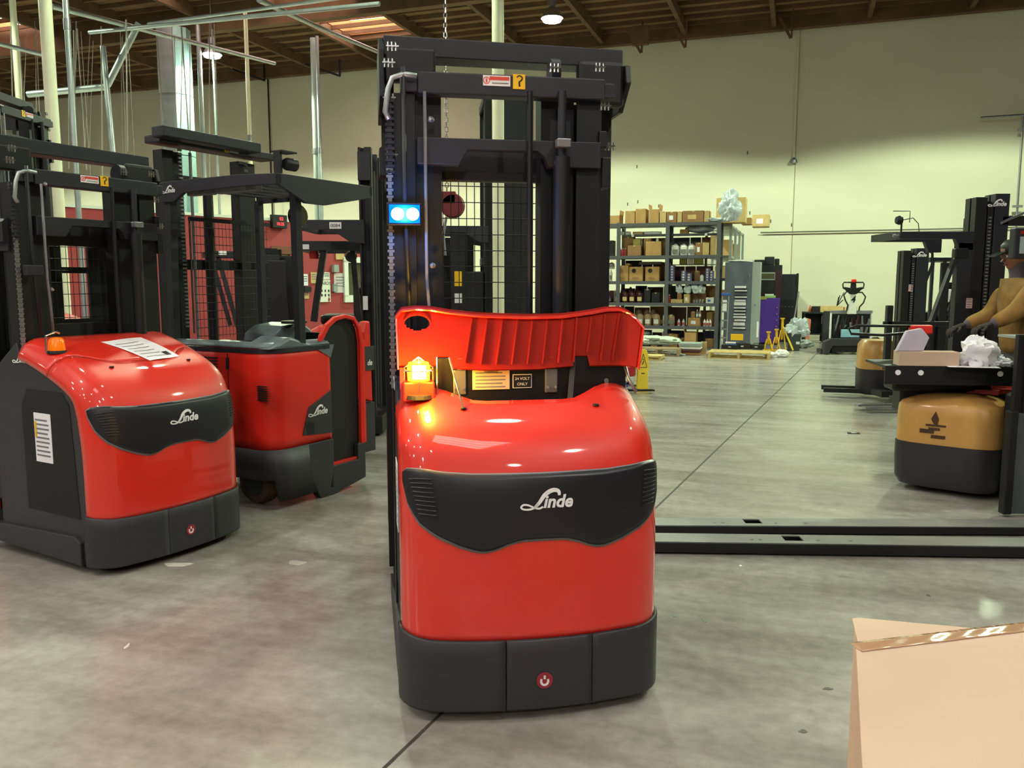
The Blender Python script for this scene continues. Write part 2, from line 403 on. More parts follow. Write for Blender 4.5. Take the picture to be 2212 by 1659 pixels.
# columns, pipes, duct
def column(px, Y, r, m, label, name='column', cat='column', base=True):
    p = at(px, 250, Y); t = thing(name, label, cat, (p.x, p.y, 0))
    MB().cyl((0,0,.02), (0,0,CZ-.76), r, n=20).build('shaft', m, t, smooth='auto')
    if base: box('base_plate', STL, t, -r*1.6, r*1.6, -r*1.6, r*1.6, 0, .02); box('cap_plate', STL, t, -r*1.6, r*1.6, -r*1.6, r*1.6, CZ-.76, CZ-.74)
    return t
for i, (bx, by) in enumerate([(x, y) for y in (-3.5, 5, -12) for x in (-10.5, -5.7, -1, 3.8)]):
    t = copy_tree(l0); t.location = bw(bx, by, LAMP_Z); t['group'] = 'warehouse ceiling lamps'
    t['label'] = 'dimmer ceiling lamp out of view, %s short row, %s from the left' % (['middle', 'front', 'rear'][i//4], ORD_[i % 4])
column(113, 11, .078, CREAM, 'thick cream steel column near the left edge')
column(1076, 11.2, .078, CREAM, 'cream steel column rising behind the middle truck mast')
column(44, 17, .06, CREAM, 'thin cream column further back at the far left edge')
PIPES = [(157, 12.5, .04, GALV, 'bright galvanised pipe right of the left cream column'), (538, 22, .05, CREAM, 'pale vertical pipe before the wall right of the duct'),
         (689, 24, .05, GALV, 'galvanised riser pipe on the back wall above the red office'), (681, 24.2, .09, GREYL, 'grey riser pipe close beside the bright riser above the red office'), (436, 23, .06, GALV, 'galvanised pipe just right of the silver duct'), (466, 23.4, .035, GALV, 'thin pipe second to the right of the silver duct')]
for px, Y, r, m, lab in PIPES:
    p = at(px, 250, Y); t = thing('riser_pipe', lab, 'pipe', (p.x, p.y, 0))
    z0 = 3.0 if px in (689, 681) else 0
    MB().cyl((0,0,z0), (0,0,CZ-.8), r, n=12).build('pipe', m, t, smooth='auto')
    MB().cyl((0,0,5.2), (0,0,5.35), r*1.25, n=12).build('pipe_collar', STL, t, smooth='auto')
# silver duct: two folded sheets side by side
p0 = at(345, 250, 23); p1 = at(382, 250, 23); p2 = at(415, 250, 23.4)
t = thing('air_duct', 'shiny galvanised rectangular air duct hanging from the ceiling', 'duct', ((p0.x+p2.x)/2, p0.y, 0))
w0 = p1.x-p0.x; w1 = p2.x-p1.x; xa = -(w0+w1)/2
for z0, z1 in ((2.6, 5.0), (5.02, 6.6), (6.62, 8.35)):
    MB().box(xa, xa+w0, 0, .5, z0, z1).build('duct_section', GALV, t, bevel=.01)
    MB().prism([(xa+w0, 0), (xa+w0+w1, .22), (xa+w0+w1, .55), (xa+w0, .5)], 'z', z0, z1).build('duct_section', mat('aqua tinted sheet steel', (140, 176, 172), .55, .3), t)
    MB().box(xa-.015, xa+w0+.01, -.015, .5, z1-.03, z1+.01).build('duct_flange', STL, t)
# overhead pipes in the ceiling space
def run(pts, r, m, label, name='overhead_pipe', n=10):
    o = MB().tube(pts, r, n).build(name, m, None, smooth='auto'); return tag(o, label, 'pipe')
run([at(193, 70, 15), at(820, 8, 13.3)], .035, GALV, 'silver conduit crossing under the ceiling toward the right')
run([at(320, 52, 16), at(790, -12, 14)], .03, GALV, 'upper silver conduit parallel to the long one, under the ceiling')
run([at(300, 50, 16), at(233, 183, 16), at(225, 188, 16), at(60, 204, 16)], .06, GALV, 'bent silver pipe arm left of the silver duct')
run([at(222, 100, 15.8), at(243, 320, 15.8), at(246, 352, 15.8)], .05, GALV, 'slanted silver pipe falling from the bent arm')
run([at(111, 13, 14), at(593, 137, 22)], .045, GALV, 'long pipe running diagonally under the ceiling to the back wall')
run([at(560, 0, 15), at(680, 55, 20), at(830, 118, 25)], .05, GALV, 'diagonal pipe under the ceiling near the skylight well')
run([at(-20, 90, 15), at(92, 118, 16)], .04, GALV, 'short pipe under the ceiling at the far left edge')
# thin hanging wires and hoses
wires = thing('hanging_wires', 'many thin wires and cords hanging from the ceiling at left', 'wires', at(250, 300, 15))
mb = MB(); o0 = wires.location
for k in range(40):
    x = random.uniform(-10, 480); Yv = random.uniform(14, 22); dx = random.uniform(-25, 12)
    mb.tube([at(x+dx, random.uniform(40, 90), Yv)-o0, at(x, random.uniform(300, 420), Yv)-o0], random.choice([.006, .008, .013]), 4)
mb.build('wire', mat('wire grey', (150, 142, 134), .5), wires)['kind'] = 'stuff'
# things on the back wall
o = MB().cyl(bw(-1.2, 26.2, 3.07), bw(12, 26.2, 3.09), .02, n=8).build('wall_pipe', mat('dark pipe', (92, 92, 82), .6), None); tag(o, 'thin dark pipe running level along the back wall', 'pipe')
t = thing('wall_conduit', 'thin conduit hanging down the back wall ending in a bell', 'conduit', bw(-.34, 26.2, 0), BY)
MB().cyl((0,0,5.2), (0,0,8.9), .02, n=8).build('pipe', WALLM, t); MB().lathe([(.02,5.22),(.09,5.14),(.11,5.06),(.02,5.04)], n=12).build('bell', STL, t)
t = thing('wall_bracket_pipe', 'pipe arm with a vertical pipe on the back wall at right', 'pipe', bw(4.4, 26.0, 0), BY)
MB().cyl((0,0,6.0), (3,0,6.03), .035, n=8).build('arm', STL, t); MB().cyl((1.02,0,2.9), (1.0,0,6.0), .025, n=8).build('pipe', STL, t)
for z in (5.6, 3.6): box('clamp', STL, t, .9, 1.14, -.04, .04, z, z+.06)
for k, (px, py, s_) in enumerate([(1480, 78, 1), (1709, 58, 1), (1960, 42, .9), (1385, 85, 1.2)]):
    p = at(px, py, 24.2 if px > 1300 else 26); t = thing('ceiling_bracket', ['dark hanger bracket on the back wall, second from the mast', 'dark hanger bracket near the middle of the back wall', 'dark hanger bracket near the upper right corner', 'heavy dark hanger block beside the mast top'][k], 'bracket', (p.x, p.y, 0), BY)
    MB().bar((-.35*s_, 0, p.z+.35), (0, 0, p.z-.3*s_), .07, .07).build('strut', BEAM, t); MB().bar((.02, 0, p.z-.3*s_), (.04, 0, p.z+.5), .05, .05).build('hanger', BEAM, t)
    if k == 3: box('block', BEAM, t, -.25, .2, -.1, .1, p.z-.15, p.z+.35)
for k, (px, py) in enumerate([(560, 168), (722, 158)]):
    p = at(px, py, 28 if k == 0 else 27); t = thing('wall_hook', ['black angled wall hook above the left roof lamp', 'black angled wall hook above the red office'][k], 'bracket', (p.x, p.y, 0), BY)
    MB().bar((-1.0, 0, p.z+.35), (.2, 0, p.z-.1), .06, .06).build('arm', BLK, t); MB().bar((.2, 0, p.z-.1), (.2, 0, p.z+.4), .05, .05).build('hook_end', BLK, t)
for k, (px, py, Yv) in enumerate([(583, 300, 30.5), (573, 300, 30.8)][:1]):
    p = at(px, 300, Yv); o = MB().cyl((p.x, p.y, 3.4), (p.x, p.y, 9.0), .03, n=6).build('wall_cable', BLK, None); tag(o, 'black cable running down the back wall left of the risers', 'cable')

# ------------------------------------------------------------------ red office
oy = 17.0
ol = at(536, 475, 16.2); orr = at(880, 480, 19.5)
ol.z = 0; orr.z = 0
oang = math.atan2(orr.y-ol.y, orr.x-ol.x); olen = (orr-ol).length
OZ = 2.80
of = thing('wall_office', 'red painted office wall with window and door', 'wall', (ol.x, ol.y, 0), oang); del of['category']; del of['label']; of['kind'] = 'structure'
OE = Vector((math.cos(oang), math.sin(oang), 0)); ON = Vector((-math.sin(oang), math.cos(oang), 0))
def onoff(px, py):      # pixel onto the office wall plane -> local x, z
    a = (px-1106)/FPX; b = (829.5-py)/FPX
    d = Vector((a, math.cos(TH)+b*math.sin(TH), -math.sin(TH)+b*math.cos(TH))); c = Vector((0, 0, CAMH))
    t_ = (ol-c).dot(ON)/d.dot(ON); q = c+d*t_; return (q-ol).dot(OE), q.z
wx0, wz1 = onoff(745, 563); wx1, _ = onoff(812, 563); _, wz0 = onoff(745, 641)
dx0, dz1 = onoff(590, 548); dx1, _ = onoff(626, 548)
mb = MB()
mb.box(-5, dx0, 0, .12, 0, OZ); mb.box(dx0, dx1, 0, .12, dz1, OZ); mb.box(dx1, wx0, 0, .12, 0, OZ); mb.box(wx0, wx1+.9, 0, .12, 0, wz0); mb.box(wx0, wx1+.9, 0, .12, wz1, OZ); mb.box(wx1+.9, olen, 0, .12, 0, OZ)
mb.build('wall_surface', OFFR, of)
box('top_plate', WHP, of, -5, olen, -.02, .14, OZ, OZ+.05)
box('corner_post', WHP, of, .06, .28, -.03, .02, 0, OZ)
box('roof_deck', WHP, of, -5, olen, .12, 4, OZ-.1, OZ)
wn = thing('window_1', '', 'window', (ol.x, ol.y, 0), oang); del wn['category']; del wn['label']; wn['kind'] = 'structure'
W2 = wx1+.9
for a, b, c, d in ((wx0-.06, W2+.06, wz1-.04, wz1+.08), (wx0-.06, W2+.06, wz0-.12, wz0+.03), (wx0-.06, wx0+.05, wz0, wz1), (W2-.04, W2+.06, wz0, wz1), ((wx0+wx1)/2+.25, (wx0+wx1)/2+.31, wz0, wz1)):
    box('window_frame', WHP, wn, a, b, -.05, .04, c, d)
box('window_pane', GLASSD, wn, wx0, W2, .04, .06, wz0, wz1)
dr = thing('door_1', '', 'door', (ol.x, ol.y, 0), oang); del dr['category']; del dr['label']; dr['kind'] = 'structure'
box('door_leaf', mat('olive door paint', (128, 108, 70), .5), dr, dx0, dx1, .03, .08, .02, dz1)
box('door_head', mat('brown door frame', (112, 66, 44), .5), dr, dx0-.05, dx1+.05, -.02, .05, dz1, dz1+.15)
a_, z_ = onoff(600, 602); box('door_pane', mat('lit office glass', (240, 226, 160), .3, emit=1.0), dr, a_-.06, a_+.1, .02, .035, z_-.25, z_+.2)
a_, z_ = onoff(597, 573); MB().lathe([(.02,0),(.11,0),(.11,.01),(.02,.01)], (a_, .005, z_), 20, 'y').build('round_sign', YELS, dr)
def board(px0, py0, px1, py1, m, label, name='notice_sheet', cat='notice', lines=3, d=.02):
    x0, z1 = onoff(px0, py0); x1, z0 = onoff(px1, py1)
    c_ = ol+OE*((x0+x1)/2)-ON*(d/2+.004)+Vector((0, 0, (z0+z1)/2))
    t = box(name, m, None, -(x1-x0)/2, (x1-x0)/2, -d/2, d/2, -(z1-z0)/2, (z1-z0)/2); t.location = c_; t.rotation_euler = (0, 0, oang); tag(t, label, cat, 'notices on the red office wall')
    if lines:
        mb = MB(); hh = z1-z0; ww = x1-x0
        for k in range(lines): mb.box(-ww*.35, ww*.35, -d/2-.003, -d/2, hh*(.3-.6*k/lines)-.012, hh*(.3-.6*k/lines)+.008)
        mb.build('printed_line', GREYT, t)
    return t
board(652, 592, 664, 617, PAPER, 'white narrow notice left of the leaning black pillar')
board(670, 588, 684, 612, CARD3, 'tan sheet half hidden by the leaning pillar')
b_ = board(688, 605, 713, 652, WHP, 'large white board with rows of marks and a red diamond', lines=0)
mb = MB()
for r_ in range(2):
    for c_ in range(3): mb.box(-.1+.09*c_, -.07+.09*c_, -.016, -.01, -.02-.09*r_, .03-.09*r_)
mb.build('printed_mark', BLP, b_); text('CARDS', BLP, b_, facing(0, -.012, .16), .1)
MB().prism([(.10,-.12),(.13,-.18),(.10,-.24),(.07,-.18)], 'y', -.016, -.01).build('red_diamond', OFFR, b_)
board(697, 588, 711, 604, WHP, 'white sheet just above the large white board', lines=2)
board(724, 540, 742, 561, CARD3, 'cream sign with a small black emblem under the roof', lines=1)
board(716, 572, 727, 588, GREYL, 'grey switch box high on the red wall', 'switch_box', 'box', 0, .08)
board(720, 590, 745, 632, mat('pinkish pinboard', (205, 190, 190), .7), 'large pale pinboard left of the office window', 'pinboard', 'board', 4)
board(737, 592, 750, 632, PAPER, 'white poster touching the office window frame', lines=5)
board(717, 613, 726, 630, GREYL, 'small grey box below the pinboard top', 'thermostat', 'box', 1, .06)
board(652, 619, 667, 631, BLK, 'small black wall clock terminal with white face', 'time_clock', 'clock', 0, .09)
board(650, 628, 666, 645, CARD3, 'cream sheet below the time clock', lines=2)
board(686, 543, 690, 556, PAPER, 'thin white paper strip behind the leaning pillar', lines=0)
a_, z_ = onoff(598, 479)
t = thing('led_clock', 'black display with glowing red digits on the office wall', 'clock', ol+OE*a_-ON*.06+Vector((0, 0, z_)), oang)
box('case', BLK, t, -.17, .17, -.05, .05, -.13, .13, .01)
text('02', LEDR, t, facing(.03, -.052, .05), .09, name='digits'); text('10:25', LEDR, t, facing(0, -.052, -.05), .085, name='digits')

# ================================================================== ORDER PICKER (hood, mast, cab)
PROF = curve_pts([(0,.27),(0,.40),(0,.55),(.006,.70),(.028,.85),(.055,.93),(.10,1.005),(.17,1.07),(.28,1.132),(.44,1.20),(.60,1.255),(.74,1.29)], 8)
SL = [0]
for a, b in zip(PROF, PROF[1:]): SL.append(SL[-1]+(b-a).length)
def prof(s):
    if s <= 0: i = 0; t = s/(SL[1]-SL[0])
    else:
        i = 0
        while i < len(SL)-2 and SL[i+1] < s: i += 1
        t = (s-SL[i])/(SL[i+1]-SL[i])
    p = PROF[i].lerp(PROF[i+1], t)
    def tg(k):
        a = PROF[max(k-1, 0)]; b = PROF[min(k+1, len(PROF)-1)]; return (b-a).normalized()
    d = tg(i).lerp(tg(min(i+1, len(PROF)-1)), min(max(t, 0), 1)).normalized()
    return p, Vector((-d.y, d.x))
def s_of_z(z):
    lo, hi = -.3, SL[-1]
    for _ in range(30):
        m = (lo+hi)/2
        if prof(m)[0].y < z: lo = m
        else: hi = m
    return lo
def s_of_y(y):
    for i in range(len(PROF)-1):
        if PROF[i+1].x >= y and PROF[i+1].x > PROF[i].x: return SL[i]+(y-PROF[i].x)/(PROF[i+1].x-PROF[i].x)*(SL[i+1]-SL[i])
    return SL[-1]
HW, HR, HBOW = .495, .12, .07
def hp(a, s, off=0, W=HW, r=HR):
    sg = 1 if a >= 0 else -1; A = abs(a)
    if A <= W-r: x, ins, nx, nn = A, 0, 0, 1
    else:
        th = (A-(W-r))/r
        if th <= PI/2: x = W-r+r*math.sin(th); ins = r*(1-math.cos(th)); nx = math.sin(th); nn = math.cos(th)
        else: x = W; ins = r+(A-(W-r)-r*PI/2); nx = 1; nn = 0
    p, n = prof(s); q = p+n*(off*nn-ins)
    return Vector((sg*(x+off*nx), q.x+HBOW*(x/W)**2*n.x**2, q.y))
def interp(tab, v):
    v = abs(v)
    for (a, b), (c, d) in zip(tab, tab[1:]):
        if v <= c: return b+(d-b)*(v-a)/(c-a)
    return tab[-1][1]
AMAX = HW-HR+HR*PI/2
def arange(a, b, n): return [a+(b-a)*i/(n-1) for i in range(n)]
def yend(a): 
    t = min(max((abs(a)-.17)/.2, 0), 1); t = t*t*(3-2*t); return .31+.11*t
US = arange(-AMAX, -.375, 7)+arange(-.35, .35, 15)+arange(.375, AMAX, 7)
def hood_mat_xy(par, a, z, off=.004):
    s = s_of_z(z); p = hp(a, s, off); n = prof(s)[1]
    return Matrix.Translation(p) @ Matrix.Rotation(PI/2-math.atan2(n.y, -n.x), 4, 'X')
GT = [(0,.912),(.25,.914),(.36,.922),(.44,.936),(.49,.945),(.505,.935)]
GB = [(0,.686),(.08,.685),(.13,.672),(.17,.655),(.20,.648),(.235,.648),(.30,.668),(.38,.705),(.44,.75),(.48,.81),(.50,.88),(.505,.90)]
def order_picker(label, loc, deg, dz=0.0, open_lid=False, lit=False, detail='full', flip=False, group=None, side_red=True):
    R = thing('order_picker', label, 'forklift', (loc[0], loc[1], 0), math.radians(deg), group)
    # hood
    def f(u, v):
        s0 = s_of_z(.302); s1 = s_of_y(yend(u)); return hp(u, s0+(s1-s0)*v)
    MB().grid(f, US, arange(0, 1, 30)).build('hood', RED, R, smooth=True, solid=.012)
    # grille
    ga = arange(-.505, .505, 45); sh = .012
    def band(d0, off):
        def g(u, v):
            zt = interp(GT, u)+d0*.6; zb = interp(GB, u)-d0; s0 = s_of_z(zb); s1 = s_of_z(zt); return hp(u*(1+d0*1.2)+sh, s0+(s1-s0)*v, off)
        return g
    tr = MB().grid(band(.009, .004), ga, arange(0, 1, 12)).build('grille_trim', TRIM, R, smooth=True, solid=.006)
    gp = MB().grid(band(0, .010), ga, arange(0, 1, 14)).build('grille_panel', GRILL, R, smooth=True, solid=.008)
    for sg in (-1, 1):
        for k in range(9):
            z = .905-.0155*k; a0 = .47-.004*k; ln = .075-.002*k
            q = [hp(sg*(a0-ln*i/4)+sh, s_of_z(z-.006*i/4), .0125) for i in range(5)]
            MB().tube(q, .0032, 5).build('vent_slat', BLK2, gp)
    LG = Matrix.Translation((.026, .004, 0)) @ hood_mat_xy(R, 0, .815, .0145)
    logo(R, LG, .19)
    # bumper
    for k, (a0, a1) in enumerate(((-AMAX-.012, -.128), (-.124, .196), (.200, AMAX+.012))):
        def g(u, v):
            lip = .02 if v < .06 else 0
            z = .045+(.268+.02*(abs(u)/AMAX)**4)*v
            p = hp(u, s_of_z(z), .012 if v < .98 else .004); return p
        MB().grid(g, arange(a0, a1, 14), [0, .03, .25, .5, .75, .97, 1]).build('bumper_panel', CHAR, R, smooth=True, solid=.02)
    st = MB(); pc = hood_mat_xy(R, .015, .156, .0145); st.lathe([(.002,0),(.031,0),(.031,.001),(.002,.001)], n=28); so = st.build('round_sticker', mat('maroon print', (150, 40, 52), .5), R); so.matrix_local = pc
    mm = MB(); a = curve_pts([(-.012,.006),(-.013,-.006),(-.006,-.016),(.006,-.016),(.013,-.006),(.012,.004)]); ribbon(mm, a, [.008]*len(a), .001, .002); mm.box(-.004, .004, .005, .019, .001, .002); mm.build('magnet_symbol', WHT, so)
    # chassis under the hood
    MB().prism([(-.42,.12),(.42,.12),(.455,.22),(.455,1.15),(-.455,1.15),(-.455,.22)], 'z', .03, .30).build('chassis', DARK, R)
    for sg in (-1, 1):
        x0, x1 = sg*.44, sg*.483
        pts = []
        for s in arange(s_of_z(.30), s_of_y(.72), 22):
            p, n = prof(s); q = p-n*.118; pts.append((q.x+HBOW*n.x**2, q.y))
        pts = [(.20,.06)]+[(pts[0][0], .30)]+pts+[(.78,1.26),(1.02,1.10),(1.05,.75),(1.05,.06)]
        sp = MB().prism(pts, 'x', x0, x1).build('side_panel', CHAR, R, bevel=.006)
        xo = x1+sg*.002
        if sg < 0:
            MB().prism([(.30,.93),(.36,1.0),(.70,1.0),(.76,.9),(.76,.30),(.26,.30)], 'x', xo-.001, xo+.004).build('recess_panel', DARK, sp)
            M = Matrix.Translation((xo-.003, .56, .73)) @ Matrix.Rotation(-PI/2, 4, 'Z')
            sk = sticker(sp, 0, 0, 0, .16, .28, PAPER, 'data_sticker', 9, M)
            box('yellow_square', YEL, sk, -.075, -.055, -.0026, -.0014, 0, .09)
            LM = Matrix.Translation((xo-.002, .74, 1.165)) @ Matrix.Rotation(-PI/2, 4, 'Z') @ Matrix.Rotation(PI/2, 4, 'X')
            logo(R, LM, .15)
        MB().prism([(.25,.04),(.25,.17),(.30,.20),(1.2,.165),(1.2,.06)], 'x', sg*.455, sg*.505).build('step_rail', CHAR, R, bevel=.005)
    for y in (.25, .95):
        for sg in (-1, 1): MB().cyl((sg*.30, y, .06), (sg*.38, y, .06), .06, n=16).build('wheel', DARK, R, smooth='auto')
    # hood studs
    for x in (-.244, .275):
        q = hp(x, s_of_y(.262), .001); MB().lathe([(.002,0),(.013,0),(.012,.006),(.002,.007)], q, 14).build('hood_stud', BLP, R)
    # lid
    if not open_lid:
        def g(u, v):
            s0 = s_of_y(yend(u)+.006); s1 = s_of_y(.72); return hp(u, s0+(s1-s0)*v)
        MB().grid(g, US, arange(0, 1, 14)).build('lid', RED, R, smooth=True, solid=.01)
        bx_, by_, bz_ = -.40, .52, 1.215
    else:
        zt = [(-.485,1.470),(-.46,1.497),(-.40,1.503),(-.34,1.500),(-.27,1.488),(-.15,1.474),(.05,1.466),(.2,1.468),(.32,1.482),(.40,1.495),(.46,1.496),(.50,1.485),(.525,1.445)]
        zb = [(-.485,1.275),(-.335,1.272),(-.33,1.305),(-.275,1.305),(-.27,1.262),(-.15,1.252),(.08,1.252),(.22,1.262),(.225,1.30),(.285,1.30),(.29,1.262),(.525,1.262)]
        def ti(tab, x):
            for (a, b), (c, d) in zip(tab, tab[1:]):
                if x <= c: return b+(d-b)*(x-a)/(c-a)
            return tab[-1][1]
        def lp(x, v, fwd=0):
            z = ti(zb, x)+(ti(zt, x)-ti(zb, x))*v; yy = .415+.15*(z-1.26)/.22
            e = max(0, (-x-.40)/.1); yy -= .02*e*e
            e = max(0, (x-.43)/.095); yy -= .075*e*e; z -= .02*e*e*v
            xx = x-.06*(1-v)*max(0, (x-.3)/.225)
            return Vector((xx, yy-fwd, z-fwd*.35))
        xs_ = sorted(set(arange(-.485,-.34,22)+[-.335,-.33,-.30,-.275,-.27]+arange(-.24, .2, 12)+[.22,.225,.25,.285,.29,.33,.37,.40,.43,.445,.46,.475,.49,.505,.515,.525]))
        # shell with an oval hole for the beacon
        mb = MB(); vv = arange(0, 1, 36)
        for xa, xb in zip(xs_, xs_[1:]):
            for va, vb in zip(vv, vv[1:]):
                xc = (xa+xb)/2; q = lp(xc, (va+vb)/2)
                if ((xc+.398)/.052)**2+((q.z-1.437)/.032)**2 < 1: continue
                mb.add([lp(xa, va), lp(xb, va), lp(xb, vb), lp(xa, vb)], [(0,1,2,3)])
        REDM = mat('shade-darkened red ribbed plastic', (150, 26, 12), .7, noise=.04, spec=.15)  # lid red darkened in the colour, for its unlit underside
        lid = mb.build('lid', REDM, R, solid=-.008)
        MB().tube([(-.398+.054*math.cos(t), lp(-.398, .7).y-.004, 1.437+.034*math.sin(t)) for t in [2*PI*i/24 for i in range(24)]], .004, 6, True).build('hole_ring', REDM, lid, smooth=True)
        mb = MB()
        def rim(pts, w_):
            for p, q in zip(pts, pts[1:]):
                n_ = Vector((0, -w_, -w_*.3)); mb.add([p, q, q+n_, p+n_], [(0,1,2,3)])
        rim([lp(x, 1) for x in xs_], .035)
        rim([lp(-.485, v) for v in vv], .03); rim([lp(.525, v) for v in vv], .02)
        mb.build('lid_rim', RED, lid, solid=.006)
        for k, x in enumerate(arange(-.205, .42, 11)):
            v0, v1 = .12, .9; lean = .045
            a, b = lp(x-lean*.3, v0), lp(x+lean*.7, v1)
            d_ = .026+.010*(k > 5)
            MB().add([a, b, b+Vector((0, -d_, -.004)), a+Vector((0, -d_*1.3, -.004))], [(0,1,2,3)]).build('rib', REDM, lid, solid=.004)
        for v in (.38, .66):
            pts = [lp(x, v, 0) for x in arange(-.30, .40, 12)]; mb = MB()
            for p, q in zip(pts, pts[1:]): mb.add([p, q, q+Vector((0,-.008,0)), p+Vector((0,-.008,0))], [(0,1,2,3)])
            mb.build('cross_rib', REDM, lid, solid=.003)
        for x in (-.325, -.22): MB().tube([lp(x, v, .004) for v in arange(.1, 1, 5)], .003, 5).build('rib', REDM, lid)
        # battery bay seen under the open lid
        MB().box(-.45, .45, .44, .47, .98, 1.30).build('bay_plate', BLK, R)
        MB().box(-.45, .47, .20, .44, .96, .99).build('bay_floor', DARK, R)
        MB().prism([(.36,1.08),(.44,1.08),(.44,1.27),(.41,1.27)], 'x', -.455, -.475).build('bay_cheek', RED, R)
        MB().tube([(.44,.42,1.26),(.45,.40,1.21),(.47,.36,1.16)], .007, 6).build('bay_cable', STL, R, smooth=True)
        for xh, m in ((-.238, STL), (.135, STL)):
            hg = box('hinge_plate', m, R, xh-.026, xh+.026, .432, .44, 1.155, 1.255, .004); box('hinge_tab', m, hg, xh-.009, xh+.009, .432, .44, 1.255, 1.30)
            for dx in (-.016, .016): MB().cyl((xh+dx, .427, 1.178), (xh+dx, .433, 1.178), .006, n=8).build('bolt', CHR, hg)
        sticker(R, -.112, .436, 1.213, .15, .078, mat('warning label', (230, 190, 160), .6), 'warning_label', 5); text('WARNING', BLP, R, facing(-.112, .433, 1.245), .012)
        s_ = sticker(R, .015, .436, 1.205, .078, .056, WHT, 'voltage_label'); box('label_face', BLP, s_, -.036, .036, -.0025, -.0014, -.025, .025)
        text('24 VOLT', WHT, s_, facing(0, -.003, .010), .016); text('ONLY', WHT, s_, facing(0, -.003, -.012), .016)
        MB().cyl((-.335,.36,1.13), (-.33,.40,1.31), .004, n=8).build('gas_strut', CHR, R); MB().cyl((-.245,.27,1.13), (-.285,.38,1.31), .0035, n=8).build('gas_strut', CHR, R)
        MB().bar((.20,.38,1.12), (.235,.46,1.32), .022, .012).build('prop_bar', BLK2, R)
        for x, z in ((.345, 1.275), (.345, 1.20)): MB().lathe([(.002,-.008),(.010,-.008),(.010,0),(.002,0)], (x+.02, .436, z), 12, 'y').build('bolt', STL, R)
        bx_, by_, bz_ = -.405, .36, 1.165
    # beacon
    q = Vector((bx_, by_, bz_)); bh = .06 if open_lid else .05
    b = MB().lathe([(.01,0),(.055,0),(.05,.015),(.01,.02)], q+Vector((0,0,-.01)), 20).build('beacon_base', DARK, R)
    if lit:
        box('beacon_stand', RED, R, bx_-.06, bx_+.06, by_-.02, by_+.07, bz_-.02, bz_+.055, .006)
        ln = MB().lathe([(.01,.06),(.042,.06),(.044,.11),(.038,.13),(.01,.137)], q, 20).build('beacon_lens', AMBON, R, smooth='auto')
        MB().lathe([(.002,.07),(.03,.07),(.03,.12),(.002,.125)], q+Vector((0,-.02,0)), 12).build('beacon_bulb', HOT, ln)
        pl = bpy.data.lights.new('beacon_light', 'POINT'); po = bpy.data.objects.new('beacon_light', pl); C.objects.link(po); po.parent = R; po.location = q+Vector((0, -.09, .10)); pl.energy = 11; pl.color = (1, .52, .04); pl.shadow_soft_size = .03
        po2 = po.copy(); C.objects.link(po2); po2.location = q+Vector((.0, -.03, .155))
        cg = [q+Vector((.055*math.cos(t), .055*math.sin(t), .10)) for t in [2*PI*i/20 for i in range(20)]]
        mb = MB(); mb.tube(cg, .003, 5, True)
        for t in (0, 1.57, 3.14, 4.71): mb.tube([q+Vector((.055*math.cos(t), .055*math.sin(t), .02)), q+Vector((.055*math.cos(t), .055*math.sin(t), .11)), q+Vector((0,0,.15))], .0028, 5)
        mb.build('beacon_cage', CHR, R)
    else:
        MB().lathe([(.01,0),(.045,0),(.04,.06),(.03,.075),(.01,.08)], q, 20).build('beacon_lens', AMB, R, smooth='auto')
        MB().tube([q+Vector((-.06,.0,.0)), q+Vector((-.06,0,.09)), q+Vector((0,0,.11)), q+Vector((.02,0,.10))], .006, 6).build('beacon_cage', CHR, R)
    # -------- mast
    def Z(z): return z+dz
    before = set(x.name for x in R.children)
    for sg, x0, x1 in ((-1, -.462, -.352), (1, .345, .455)):
        rr = MB()
        rr.box(x0, x1, .76, .775, .06, Z(2.38)); rr.box(x0, x1, .86, .875, .06, Z(2.38)); rr.box(x0 if sg < 0 else x1-.015, x0+.015 if sg < 0 else x1, .77, .87, .06, Z(2.38))
        rr.build('mast_rail', BLK, R)
        x2, x3 = (-.348, -.238) if sg < 0 else (.195, .34)
        rr = MB(); rr.box(x2, x3, .80, .815, .1, Z(2.47)); rr.box(x2, x3, .90, .915, .1, Z(2.47)); rr.box(x3-.015 if sg < 0 else x2, x3 if sg < 0 else x2+.015, .81, .90, .1, Z(2.47))
        rr.build('inner_mast_rail', BLK, R)
    hd = box('mast_crosshead', BLK2, R, -.34, .46, .72, .80, Z(2.375), Z(2.462), .006)
    for a, b in ((-.41, -.34), (.40, .505)): box('crosshead_end', BLK2, hd, a, b, .73, .80, Z(2.385), Z(2.447), .005)
    warn_stickers(R, -.012 if not flip else .09, .7175, Z(2.443-.008), flip)
    mm_ = MB().prism([(-.345,Z(2.20)),(.447,Z(2.20)),(.447,Z(2.09)),(.215,Z(2.09)),(.20,Z(2.13)),(.17,Z(2.155)),(-.13,Z(2.155)),(-.17,Z(2.09)),(-.345,Z(2.09))], 'y', .73, .79).build('mast_crossmember', BLK2, R, bevel=.004)
    box('mast_tie', BLK, R, -.24, .22, .90, .95, Z(2.045), Z(2.19), .004)
    for z_ in (.55, 1.25): box('mast_tie', BLK, R, -.45, .45, .86, .90, z_, z_+.10)
    MB().cyl((.265,.70,.4), (.265,.70,Z(2.13)), .036, n=16).build('lift_cylinder', BLK, R, smooth='auto')
    MB().cyl((.265,.70,Z(2.13)), (.265,.70,Z(2.40)), .018, n=12).build('cylinder_rod', BLK2, R, smooth='auto')
    box('cylinder_clamp', STL, R, .235, .295, .655, .70, Z(2.165), Z(2.20), .004)
    MB().cyl((.13,.72,.9), (.13,.72,Z(2.40)), .012, n=8).build('hose', BLK, R)
    MB().tube([(-.313,.715,Z(2.38)), (-.313,.715,1.62), (-.305,.715,1.5), (-.295,.72,1.3)], .0075, 6).build('hose_pipe', GREYT, R, smooth=True)
